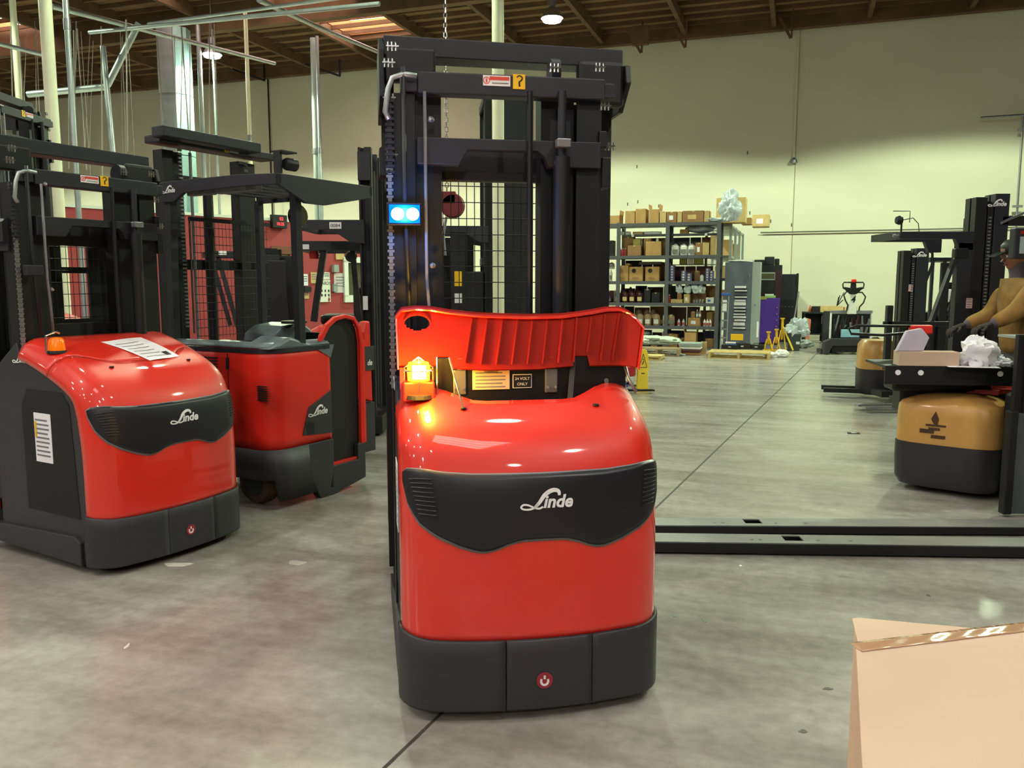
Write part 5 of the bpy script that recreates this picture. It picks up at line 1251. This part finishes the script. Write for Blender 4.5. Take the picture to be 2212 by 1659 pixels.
# middle shelf
for i, (x0, x1, h_, m) in enumerate([(1333,1359,34,CARD),(1360,1391,31,CARD),(1396,1427,31,CARD)]):
    t = cbox(3, x0, x1, h_, m, label=f'printed brown carton in the middle bay of the middle shelf, {ORD[i]} of three'); w_ = (sx_(x1)-sx_(x0))/2
    MB().lathe([(.03,-.003),(.055,-.003),(.055,0),(.03,0)], (-w_*.3, -.226, .25), 8, 'y').build('printed_mark', BLP if i else CARD2, t)
    MB().box(-w_*.5, w_*.4, -.229, -.2255, .05, .09).build('printed_line', CARD2, t)
cbox(3, 1352, 1362, 4, CARD2, z=1.63+.38, label='scrap of carton on the left printed carton')
o = box('grey_tray', GRB, None, -.27, .27, -.15, .15, 0, .07, .01); place(o, sx_(1402), .45, 1.63+.40); tag(o, 'long grey tray lying behind the printed cartons', 'tray')
jugs(3, [1289, 1295, 1304, 1311, 1318], 6.5, 26, WHB, WHB, GRB, 'can', 'white spray bottle', grp='white spray bottles')
cbox(3, 1290, 1306, 14, OLIV, y0=.3, dep=.25, z=1.63+.30, label='olive carton stacked above the white spray bottles'); 
jugs(3, [1314], 13, 15, WHB, GRB, None, 'jug', 'white jug behind spray bottles', y=.42, z=1.63+.30)
def stack(x0, x1, n, hpx, lab, lv=3):
    for c_ in range(2):
        for k in range(n - c_):
            a = x0+(x1-x0)/2*c_; cbox(lv, a, a+(x1-x0)/2, hpx, BLUB, y0=.05+random.uniform(0,.03), dep=.22, z=LV[lv]+k*hpx*.0111+.001, lab=WHB, name='small_carton', label=f'small blue and white carton, {["left", "right"][c_]} column of the {lab} stack, {ORD[k].replace("leftmost","first")} up')
stack(1439, 1460, 7, 5.6, 'tallest'); stack(1474, 1497, 4, 5.6, 'short middle'); stack(1526, 1543, 5, 5.4, 'rightmost')
for i, (x0, x1, m) in enumerate([(1466,1482,OLIV),(1484,1494,WHB),(1496,1517,OLIV)]): cbox(3, x0, x1, 14, m, y0=.35, dep=.2, z=1.63+.40, name='carton', label=f'{m.name} on the upper rear of the middle shelf, {ORD[i]} of three')
o = box('rear_ledge', SHELF, rack, -1.17, -.1, .33, .6, 1.63+.385, 1.63+.40)
cbox(3, 1500, 1512, 22, CARD2, y0=.3, dep=.2, label='plain brown box behind the blue cartons'); jugs(3, [1518], 8, 14, WHB, WHB, None, 'jug', 'little white jug')
# third from below
jugs(2, [1287, 1293, 1299, 1305, 1311, 1317], 5.5, 18, NAVY, BLP, GRB, 'can', 'navy bottle', grp='navy bottles')
cbox(2, 1300, 1322, 26, DKR, y0=.32, dep=.25, label='dark red crate behind the navy bottles')
jugs(2, [1335, 1351, 1367, 1384], 13, 25, DKR, BLP, CREL, 'jug', 'dark red oil jug with cream label', grp='dark red oil jugs')
jugs(2, [1342, 1358, 1375], 13, 34, DKR, BLP, None, 'jug', 'plain dark rear jug', y=.42, grp='plain dark jugs')
cbox(2, 1394, 1408, 30, BINB, y0=.1, dep=.35, name='parts_bin', label='black parts bin right of the oil jugs'); cbox(2, 1410, 1428, 22, BINB, y0=.12, dep=.35, name='parts_bin', label='lower black parts bin beside the middle upright')
jugs(2, [1439, 1444, 1449], 5, 18, PINK, WHB, None, 'can', 'short red can', grp='short red and white cans')
cbox(2, 1453, 1479, 8, CARD3, label='shallow tan tray box'); cbox(2, 1466, 1476, 14, CARD2, z=1.11+.09, y0=.1, dep=.2, label='small brown box standing in the shallow tray box')
cbox(2, 1481, 1494, 19, CARD3, lab=PAPER, label='labelled tan box near the middle of the right bay'); cbox(2, 1495, 1526, 24, CARD2, y0=.35, dep=.25, label='wide brown box at the rear of the right bay')
jugs(2, [1503, 1509, 1515, 1521], 5, 9, GALV, CHR, None, 'can', 'small metal tin', grp='small metal tins')
cbox(2, 1528, 1544, 12, WHB, lab=BLUEP, name='plastic_tub', label='white plastic tub with a blue band')
for k, x in enumerate((1470, 1488, 1505, 1517)):
    o = MB().blob((0,0,0), (.07,.06,.10), 18, 12, .5).build('hanging_bag', PLAST, None, smooth='auto'); place(o, sx_(x), .12, 1.44); tag(o, f'crumpled clear bag hanging below the middle shelf, {ORD[k]} of four', 'bag', 'hanging clear bags')
# lowest raised shelf
jugs(1, [1340, 1355, 1370, 1386, 1403, 1422], 14, 27, TANB, BLP, WHB, 'jug', 'pale oil jug with white label', grp='pale oil jugs')
jugs(1, [1347, 1378, 1396, 1410], 13, 36, TANB, NAVY, None, 'jug', 'taller pale rear jug', y=.42, grp='taller pale jugs')
jugs(1, [1440], 8, 26, WHB, WHB, GRB, 'jug', 'white jug right of middle upright'); jugs(1, [1454], 15, 26, TANB, BLP, GRB, 'jug', 'broad tan jug')
jugs(1, [1471, 1481], 5.5, 15, WHB, WHB, PINK, 'can', 'single white aerosol can', grp='white aerosol cans')
cbox(1, 1491, 1517, 18, CARD, y0=.08, dep=.3, lab=PAPER, label='tan box with square white label on the lowest raised shelf'); cbox(1, 1497, 1506, 13, CARD2, z=.56+.202, y0=.1, dep=.2, label='small brown box on the square-labelled box')
jugs(1, [1510, 1516], 6, 17, GRB, WHB, WHB, 'can', 'grey bottle on the square-labelled box', z=.56+.202, grp='grey bottles')
cbox(1, 1528, 1541, 30, CARD, y0=.34, dep=.2, label='tall tan box at the right end of the lowest raised shelf')
jugs(1, [1526, 1532, 1538], 5.5, 15, WHB, WHB, None, 'can', 'white can at the right end', grp='white cans at the right end')
# floor level
jugs(0, [1369], 14, 26, WHB, WHB, GRB, 'jug', 'big white jug near the floor'); cbox(0, 1384, 1408, 24, BINB, name='storage_tub', label='dark tub with grey sacks near the floor')
o = MB().blob((0,0,0), (.13,.12,.05), 12, 8, .2).build('grey_sack', GREYL, None, smooth=True); place(o, sx_(1396), .2, .36); tag(o, 'grey sack lying in the dark tub', 'sack')
cbox(0, 1411, 1426, 18, CARD2, label='brown box beside the middle upright near the floor'); cbox(0, 1437, 1470, 29, CARD2, lab=PAPER, label='largest brown box at floor level with pink-white label'); cbox(0, 1485, 1511, 24, CARD, y0=-.02, dep=.4, open_=True, z=.15, label='open tan box with a torn flap at floor level')
cbox(0, 1528, 1546, 20, CARD2, y0=.2, dep=.3, label='brown box in the lower right corner of the unit')
cbox(0, 1474, 1484, 20, CARD2, y0=.2, dep=.3, label='slim brown box behind the open floor box')
o = box('box_riser', CARD2, None, -.15, .15, -.17, .17, 0, .11, .003); place(o, sx_(1498), .18, .041); tag(o, 'flattened boxes under the open floor box', 'box')
# goods of the second unit
for i, (y, z, w_, h_, m) in enumerate([(.8,2.25,.5,.40,CARD),(2.1,2.25,.5,.35,CARD2),(3.5,2.25,.5,.40,CARD3),(.8,1.7,.5,.30,CARD3),(2.2,1.7,.5,.34,CARD2),(3.6,1.7,.5,.30,CARD),(1.2,1.1,.4,.3,CARD2),(2.6,1.1,.4,.3,CARD)]):
    o = box('cardboard_box', m, None, -.22, .16, -w_/2, w_/2, 0, h_, .003); o.location = SO-BX*.0+BYV*(y+.74)+Vector((0,0,z)); o.rotation_euler = (0,0,SR); tag(o, f'{m.name} box on the second unit, {["upper", "middle", "lower"][0 if z > 2 else 1 if z > 1.5 else 2]} level, {["nearest", "second back", "rearmost"][(i if i < 6 else i-6) % 3]}', 'box', 'boxes on the second shelving unit')
# ------------------------------------------------------------------ pallets, cabinets and floor clutter on the right
def pallet(label, px, py, w_, d_, m, rz=0, h_=.13):
    p = gr(px, py); t = thing('pallet', label, 'pallet', (p.x, p.y, 0), SR+rz)
    for k in range(3): box('bottom_board', m, t, 0, w_, d_*k*.44, d_*k*.44+.09, 0, .02)
    for k in range(3): box('stringer', m, t, (w_-.05)*k/2, (w_-.05)*k/2+.05, 0, d_, .02, h_-.02)
    n = max(4, int(d_/.14))
    for k in range(n): box('deck_board', m, t, 0, w_, d_*k/n, d_*k/n+.10, h_-.02, h_)
    return t
PT1 = pallet('pale wooden pallet under the grey cabinet', 1529, 774, 1.25, .8, WOOD, h_=.14)
pallet('pallet holding folded grey sheeting before the shelf', 1372, 768, .95, .7, WOODG, h_=.16)
pallet('low pale pallet nearest the wet floor sign', 1340, 776, .85, .5, WOOD, h_=.09)
q = gr(1378, 762); o = MB().blob((0,0,0), (.48,.30,.10), 36, 14, .3).build('folded_sheeting', mat('grey green sheeting', (176, 184, 172), .6), None, smooth='auto'); o.location = (q.x+.42, q.y+.25, .26); o.rotation_euler = (0,0,SR); tag(o, 'folded pale sheeting heaped on the pallet', 'sheeting')
q = gr(1478, 768)
for k, (m, h_) in enumerate([(CARD2, .06), (DKR, .07), (WHB, .05), (GREYL, .09)]):
    o = box('folded_tarp', m, None, -.20-.02*k, .20+.01*k, -.2, .2, 0, h_, .02); o.location = (q.x+.2, q.y+.2, sum([.06,.07,.05,.09][:k])+.002*k); o.rotation_euler = (0,0,SR); tag(o, ['brown flat bundle at the bottom of the small floor pile', 'dark red flat bundle in the small floor pile', 'white flat bundle in the small floor pile', 'grey rolled bundle on top of the small floor pile'][k], 'bundle', 'pile before the shelf')
wbox('cardboard_scrap', CARD3, gr(1520, 765).x, gr(1520, 765).y, 0, .12, .05, .28, SR, 'upright pale cardboard scrap beside the floor pile')
crumple('plastic_scrap', PLAST, gr(1470, 768)+Vector((-.1,0,.03)), (.14,.08,.025), 'scrap of clear plastic on the floor before the pile', 'plastic')
# grey cabinet
q = gr(1562, 757); cab = thing('metal_cabinet', 'tall grey metal cabinet with rows of white papers on its front', 'cabinet', (q.x+.02, q.y+.12, .141), SR-.02)
box('cabinet_body', GREYC, cab, 0, .62, 0, .45, 0, 1.93, .008); box('cabinet_side', GREYL, cab, .62, .80, .0, .45, 0, 1.93, .004)
box('door_handle', CHR, cab, .55, .57, -.02, 0, 1.55, 1.66)
z = 1.40; k = 0
for hh in (.05,.03,.0,.03,.03,.10,.03,.03,.03,.05,.05,.08,.03):
    z -= .075 if hh < .06 else .10
    if hh: o = box('paper_rack_sheet', PAPER, cab, .24+random.uniform(-.02,.01), .50+random.uniform(-.02,.02), -.035, -.005, z, z+hh)
    if hh < .06: box('paper_tray', BLK, cab, .23, .52, -.05, 0, z-.02, z-.012)
box('door_lock', CHR, cab, .70, .72, -.01, 0, .92, .96); box('cabinet_label', PAPER, cab, .76, .805, -.006, 0, .18, .55)
o = crumple('white_cloth', WHB, q+Vector((.40,.3,2.10)), (.28,.15,.03), 'white cloth lying on top of the grey cabinet', 'cloth', .1)
for k, (px, m, w_, h_, lab) in enumerate([(1575, BINB, .36, .10, 'black tool case at the left of the pale pallet'), (1602, BINB, .34, .13, 'black tool case in the middle of the pale pallet'), (1632, BINB, .34, .10, 'black tool case at the right of the pale pallet')]):
    q = gr(px, 768); t = thing('tool_case', lab, 'case', (q.x, q.y-.02, .141), SR, 'tool cases on the pallet'); box('case_body', m, t, -w_/2, w_/2, 0, .10, 0, h_, .01); box('case_latch', WHB, t, -.03, .03, -.006, 0, h_*.4, h_*.6); MB().tube([(-.06,.03,h_),(-.05,.03,h_+.03),(.05,.03,h_+.03),(.06,.03,h_)], .008, 6).build('case_handle', m, t)
q = gr(1580, 769); wbox('folder', PAPER, q.x, q.y+.1, .27, .22, .06, .03, SR, 'white folder lying over the left tool case', 'folder'); wbox('folder', BLUEP, q.x, q.y+.0, .242, .2, .03, .02, SR, 'blue folder under the white folder', 'folder'); wbox('folder', YEL, q.x+.14, q.y+.12, .34, .26, .06, .13, SR, 'orange yellow folder leaning on the cabinet foot', 'folder')
# step ladder / stacked trays by the shelf end
q = gr(1553, 760); t = thing('step_ladder', 'grey folding ladder with blue top leaning at the shelf end', 'ladder', (q.x, q.y-.1, 0), SR)
for x in (0, .14): MB().bar((x, 0, 0), (x+.015, .05, 1.30), .03, .02).build('ladder_rail', GREYL, t)
for k in range(6): box('ladder_step', STL, t, 0, .15, -.01, .05, .12+.2*k, .15+.2*k)
box('ladder_top', BLUEP, t, -.01, .19, 0, .1, 1.30, 1.36, .01); box('ladder_sticker', PAPER, t, .03, .12, .0, .012, .95, 1.2)
# black machines, purple cabinet
q = gr(1636, 744)
t = thing('vending_machine', 'black upright machine with small grey display window and white notice', 'machine', (q.x, q.y+.4, 0), SR); box('machine_body', BLK, t, 0, .66, 0, .6, 0, 2.05, .01); box('display_window', GREYL, t, .12, .50, -.01, 0, 1.66, 1.86); box('display_face', GLASSD, t, .14, .48, -.015, -.009, 1.69, 1.83); box('notice', WHP, t, .26, .48, -.01, 0, .95, 1.30); box('machine_side_panel', mat('maroon panel', (46, 16, 26), .4), t, .50, .66, -.02, 0, .1, 1.9)
t = thing('purple_cabinet', 'purple floor cabinet in front of the black machine', 'cabinet', (q.x-.12, q.y, 0), SR); box('cabinet_body', PURP, t, 0, .62, 0, .35, .05, 1.2, .01); box('cabinet_base', BLK, t, .02, .60, .02, .33, 0, .05); box('cabinet_tray', OLIV, t, 0, .3, -.01, .2, 1.16, 1.24)
for k in range(5): box('chrome_knob', CHR, t, .55, .58, -.015, 0, .3+.16*k, .33+.16*k)
wbox('green_dish', mat('pale green plastic', (150, 190, 110), .5), q.x+.28, q.y-.05, 1.205, .25, .14, .06, SR, 'pale green dish on the purple cabinet', 'dish')
q2 = gr(1690, 742)
t = thing('black_cupboard', 'wide black cupboard standing behind the yellow jack stands', 'cabinet', (q2.x+.02, q2.y+.55, 0), SR); box('cupboard_body', BLK2, t, -.05, .50, 0, .6, 0, 1.82, .01); box('cupboard_panel', BLK, t, .02, .44, -.012, 0, .1, 1.15); box('cupboard_edge', BLK, t, .44, .50, -.015, .0, 0, 1.84)
for k in range(4): box('cupboard_vent', STL, t, .08+.09*k, .12+.09*k, -.016, -.01, .95, .96)
for k, (dx, w_, h_) in enumerate([(.06,.26,.14),(.32,.24,.22),(.52,.12,.17)]): 
    wbox('black_case', BINB, q.x+.1+dx, q.y+.6, 2.05, w_, .3, h_, SR, ['left flat black case on top of the black machine', 'tallest black case on top of the black machine', 'small black case at the right on top of the black machine'][k], 'case', bev=.02)
# jack stands, bin, rags
def jack(px, py, h_, label, arm=False):
    q = gr(px, py); t = thing('jack_stand', label, 'jack', (q.x, q.y, 0), SR)
    for sx, sy in ((-1,-1),(1,-1),(1,1),(-1,1)): MB().bar((sx*.10, sy*.10, 0), (sx*.03, sy*.03, h_*.65), .025, .025).build('leg', YELJ, t)
    MB().cyl((0,0,h_*.35), (0,0,h_), .03, n=10).build('jack_post', YELJ, t); box('jack_base', YELJ, t, -.12, .12, -.12, .12, .0, .03, .004); MB().box(-.05, .05, -.05, .05, h_, h_+.03).build('jack_saddle', YELJ, t)
    if arm: MB().cyl((.02,-.02,h_*.75), (.26,-.12,.02), .022, n=8).build('jack_handle', YELS, t)
jack(1659, 757, .42, 'short yellow jack stand nearest the purple cabinet'); jack(1676, 757, .48, 'middle yellow jack stand with a blocky foot'); jack(1688, 757, .74, 'tallest yellow jack stand with a slanting handle', True)
q = gr(1714, 758); t = thing('waste_bin', 'dark square bin with a white label beside the jack stands', 'bin', (q.x, q.y, 0), SR); MB().prism([(-.13,0),(.13,0),(.16,.40),(-.16,.40)], 'y', -.02, .26).build('bin_body', mat('dark green plastic', (46, 56, 58), .5), t, bevel=.01); box('bin_label', WHB, t, .05, .13, -.026, -.02, .16, .22)
o = crumple('plastic_bag', PLAST, q+Vector((.12,.12,.52)), (.22,.14,.20), 'large clear plastic bag stuffed in the dark bin', 'bag', .3, 28, 20)
o = MB().cyl(q+Vector((-.02,.1,.35)), q+Vector((.15,.25,1.38)), .02, n=8).build('broom_handle', STL, None); tag(o, 'grey broom handle standing in the dark bin', 'broom')
q = gr(1660, 772); crumple('white_rag', WHB, q+Vector((.06,0,.05)), (.16,.09,.06), 'left crumpled white rag on the floor before the jacks', 'rag', .15); crumple('white_rag', WHB, q+Vector((.28,.05,.07)), (.14,.08,.08), 'right crumpled white rag on the floor before the jacks', 'rag', .2)
# workbench
q = gr(1738, 742); t = thing('workbench', 'dark workbench cluttered with parts beside the small pallet truck', 'bench', (q.x, q.y+.2, 0), SR+.05)
box('bench_top', BLK2, t, 0, 1.35, 0, .6, .78, .82, .004); box('bench_shelf', BLK2, t, .02, 1.32, .02, .58, .22, .25)
for x in (.02, .48, .9, 1.30): MB().box(x, x+.04, .0, .04, 0.02, .78).box(x, x+.04, .56, .60, .02, .78).build('bench_leg', BLK, t)
box('bench_back', BLK, t, .0, 1.35, .55, .58, .25, .78); MB().cyl((.1,.05,.07), (.1,.1,.07), .07, n=14).build('caster', DARK, t)
def onb(x, y, z): return Vector((q.x, q.y+.2, 0))+Matrix.Rotation(SR+.05, 3, 'Z') @ Vector((x, y, z))
wbox('carton', CARD3, *onb(.70,.2,.821), .55, .3, .16, SR+.05, 'wide pale carton in the middle of the workbench', 'box'); wbox('carton', CARD3, *onb(1.18,.2,.821), .32, .3, .14, SR+.05, 'pale carton at the right end of the workbench', 'box'); wbox('carton', BINB, *onb(.32,.2,.821), .2, .3, .15, SR+.05, 'dark carton at the left end of the workbench', 'box')
wbox('carton', CARD3, *onb(1.15,.2,.251), .16, .2, .3, SR+.05, 'tan carton on the lower shelf of the workbench', 'box'); wbox('white_crate', WHB, *onb(.62,.2,.50), .28, .06, .22, SR+.05, 'white card leaning behind the bench legs', 'card')
o = MB().lathe([(.05,0),(.045,.03),(.015,.16),(.005,.18)], (0,0,0), 12).build('small_cone', mat('orange plastic', (235, 120, 60), .5), None); o.location = onb(.18,.2,.821); tag(o, 'small orange cone on the left of the workbench', 'cone')
o = MB().prism([(-.05,0),(.05,0),(.08,.62),(-.06,.66)], 'y', -.04, .04).build('orange_bag', mat('salmon cloth', (214, 130, 100), .7), None, bevel=.01); o.location = gr(1741, 742)+Vector((0,-.05,.02)); tag(o, 'tall salmon coloured tube hanging at the left bench leg', 'tube')
mb = MB()
for k in range(7): mb.tube([(0,0,0), (random.uniform(-.12,.30), 0, random.uniform(.1,.36))], .012, 4)
o = mb.build('brush_sticks', BLK, None); o.location = onb(.85,.3,.98); tag(o, 'fan of dark sticks poking up from the bench carton', 'sticks')
crumple('grey_sack', GREYL, gr(1735, 752)+Vector((0,0,.1)), (.22,.12,.10), 'slumped grey sack on the floor left of the bench', 'sack', .15)
# small electric pallet truck number 4
q = gr(1838, 766); t = thing('pallet_truck', 'grey electric pallet truck number 4 with open motor bay and looped handles', 'pallet truck', (q.x, q.y, 0), -.02)
MB().prism([(-.60,0),(-.50,.04),(-.46,.14),(-.42,.20),(.42,.20),(.46,.14),(.50,.04),(.60,0),(.60,.28),(.46,.36),(-.46,.36),(-.62,.28)], 'y', -.05, .12).build('bumper_frame', CHAR, t, bevel=.01)
box('motor_bay', BLK, t, -.44, .44, .12, .6, .25, .95, .01); box('chassis', DARK, t, -.42, .42, .02, .6, .05, .22)
for x in (-.46, .44): box('bay_edge', WHB, t, x, x+.03, .08, .12, .36, .92)
box('bay_top_bar', GREYT, t, -.46, .47, .08, .14, .90, .98, .01)
for k in range(16): 
    x = random.uniform(-.36,.36); MB().cyl((x, .12, random.uniform(.42,.6)), (x+random.uniform(-.06,.06), .09, random.uniform(.65,.88)), .022, n=6).build('motor_part', [GREYT, STL, BLK2, DKR][k % 4], t)
box('blue_plate', mat('pale blue plastic', (140, 186, 206), .5), t, -.23, .18, .03, .06, .38, .56, .006)
MB().prism([(-.10,.90),(-.06,1.34),(.06,1.34),(.10,.90)], 'y', .04, .10).build('tiller_cover', WHP, t, bevel=.01); text('4', BLP, t, facing(0, .036, 1.22), .20, .2, .02)
MB().tube([(-.04,.05,1.38),(-.14,.05,1.40),(-.20,.05,1.32),(-.16,.05,1.20),(-.10,.05,1.10),(-.12,.05,.98)], .017, 8).build('side_loop', BLK, t, smooth=True); MB().tube([(.04,.05,1.38),(.20,.05,1.38),(.28,.05,1.28),(.24,.05,1.15),(.16,.05,1.06),(.15,.05,.98)], .017, 8).build('side_loop', BLK, t, smooth=True)
MB().prism([(-.07,1.34),(-.20,1.46),(-.20,1.50),(-.06,1.48),(-.05,1.60),(.05,1.60),(.06,1.48),(.20,1.50),(.20,1.46),(.07,1.34)], 'y', .02, .08).build('tiller_head', BLK, t, bevel=.008)
for sx in (-1, 1): MB().tube([(sx*.05,.05,1.60),(sx*.21,.05,1.60),(sx*.235,.05,1.56),(sx*.22,.05,1.47),(sx*.16,.05,1.45)], .016, 8).build('grip_loop', BLK, t, smooth=True)
box('emergency_button', REDM, t, -.05, .05, .0, .07, 1.60, 1.67, .015)
for sx in (-.48, .40): box('stabiliser_foot', CHAR, t, sx-.15, sx+.2, .12, .4, .02, .12, .01)
crumple('plastic_bag', mat('pale aqua film', (170, 200, 195), .4), gr(1898, 766)+Vector((.05,.2,.1)), (.16,.1,.12), 'pale aqua bag on the floor right of pallet truck number 4', 'bag', .15)
crumple('black_bundle', BLK, gr(1890, 738)+Vector((0,0,.05)), (.12,.08,.07), 'small black bundle at the foot of the back wall', 'bundle', .1)
# wet floor sign
q = gr(1388, 846); t = thing('wet_floor_sign', 'yellow wet floor sign standing folded on the concrete', 'sign', (q.x, q.y, 0), -.03)
for k, y in enumerate((0, .10)):
    MB().prism([(-.085,0),(.085,0),(.075,.30),(.095,.34),(.07,.56),(.045,.62),(-.045,.62),(-.07,.56),(-.095,.34),(-.075,.30)], 'y', y-.01, y+.012).build('sign_panel', YELS, t, bevel=.006)
box('sign_foot', YELS, t, -.095, .095, -.02, .13, 0, .02, .005)
mb = MB(); tri = [(-.055,.36),(.055,.36),(0,.56)]
for a, b in zip(tri, tri[1:]+tri[:1]): mb.bar((a[0], -.013, a[1]), (b[0], -.013, b[1]), .007, .004, up=(0,1,0))
mb.bar((-.012,-.013,.40), (.01,-.013,.46), .012, .004, up=(0,1,0)); mb.lathe([(.001,-.002),(.009,-.002),(.009,.0),(.001,.0)], (0,-.012,.48), 10, 'y'); mb.build('warning_triangle', BLP, t)
box('printed_line', BLP, t, -.025, .025, -.014, -.010, .265, .278)
# red and white bucket
q = gr(1350, 848); t = thing('bucket', 'white bucket with red lid band and blue mark beside the wet floor sign', 'bucket', (q.x, q.y+.1, 0), 0)
MB().lathe([(.14,0),(.145,.02),(.155,.24),(.155,.25)], n=24).build('bucket_body', WHB, t, smooth='auto'); MB().lathe([(.158,.24),(.165,.25),(.168,.37),(.16,.385),(.01,.385)], n=24).build('bucket_lid', mat('crimson plastic', (178, 28, 50), .45), t, smooth='auto')
mb = MB()
for a in (.3, 1.35, 2.4): mb.bar((.03-.06*math.cos(a), -.158, .14-.05*math.sin(a)), (.03+.06*math.cos(a), -.158, .14+.05*math.sin(a)), .022, .004, up=(0,1,0))
mb.build('blue_star', mat('slate blue print', (88, 80, 140), .5), t)
# scrap on the floor
q = gr(1842, 936); o = MB().prism([(-.07,-.04),(.06,-.05),(.08,.03),(-.04,.05)], 'z', 0, .004).build('floor_scrap', BLP, None); o.location = q; tag(o, 'flat black scrap with white fleck lying on the open floor', 'scrap'); MB().prism([(-.02,-.015),(.04,-.01),(.03,.02),(-.01,.02)], 'z', .004, .007).build('white_fleck', WHB, o)
# ------------------------------------------------------------------ cardboard box in the foreground
T_ = thing('cardboard_box', 'large taped cardboard box in the bottom right foreground', 'box', (1.15, 1.1, 0), 0)
zt = .90
A = gr(1843, 1329, zt); Bp = gr(2330, 1372, zt); L1 = gr(1849, 1400, zt); L2 = gr(1866, 1720, zt)
def lc(v): return (v.x-1.15, v.y-1.1)
ax, ay = lc(A); bx2, by2 = lc(Bp); l1 = lc(L1); l2 = lc(L2)
d_ = Vector((l2[0]-l1[0], l2[1]-l1[1])).normalized(); far = Vector((ax, ay)); near = Vector(l1)+d_*.62; rt = Vector((bx2, by2))
MB().prism([tuple(near), tuple(near+(rt-far)), tuple(rt), tuple(far+Vector((.004,0)))], 'z', 0, zt-.012).build('box_body', CARDW, T_)
MB().prism([(ax-.002, ay), (ax+.012, ay+.004), tuple(rt+Vector((0,.004))), (rt.x, rt.y-.25), (l1[0]+.006, l1[1]-.005)], 'z', zt-.011, zt-.006).build('far_flap', CARDW, T_, bevel=.002)
tr_ = gr(2330, 1342, zt); trl = Vector(lc(tr_))
MB().prism([l1, (trl.x, trl.y), (near+(rt-far)).to_tuple(), near.to_tuple()], 'z', zt-.005, zt).build('near_flap', CARDW, T_, bevel=.001)
def tp(u, v):
    a = Vector(l1).lerp(trl, u); n_ = Vector((-(trl-Vector(l1)).normalized().y, (trl-Vector(l1)).normalized().x)); p_ = a+n_*(.022-.04*v)
    return Vector((p_.x, p_.y, zt+.0015+.0012*math.sin(u*37+v*5)*math.sin(v*3.1)))
TAPE = mat('clear packing tape', (190, 150, 118), .08, noise=.05, scale=5, coat=1)
MB().grid(tp, arange(0, 1, 60), arange(0, 1, 6)).build('packing_tape', TAPE, T_, smooth=True, solid=.0006)
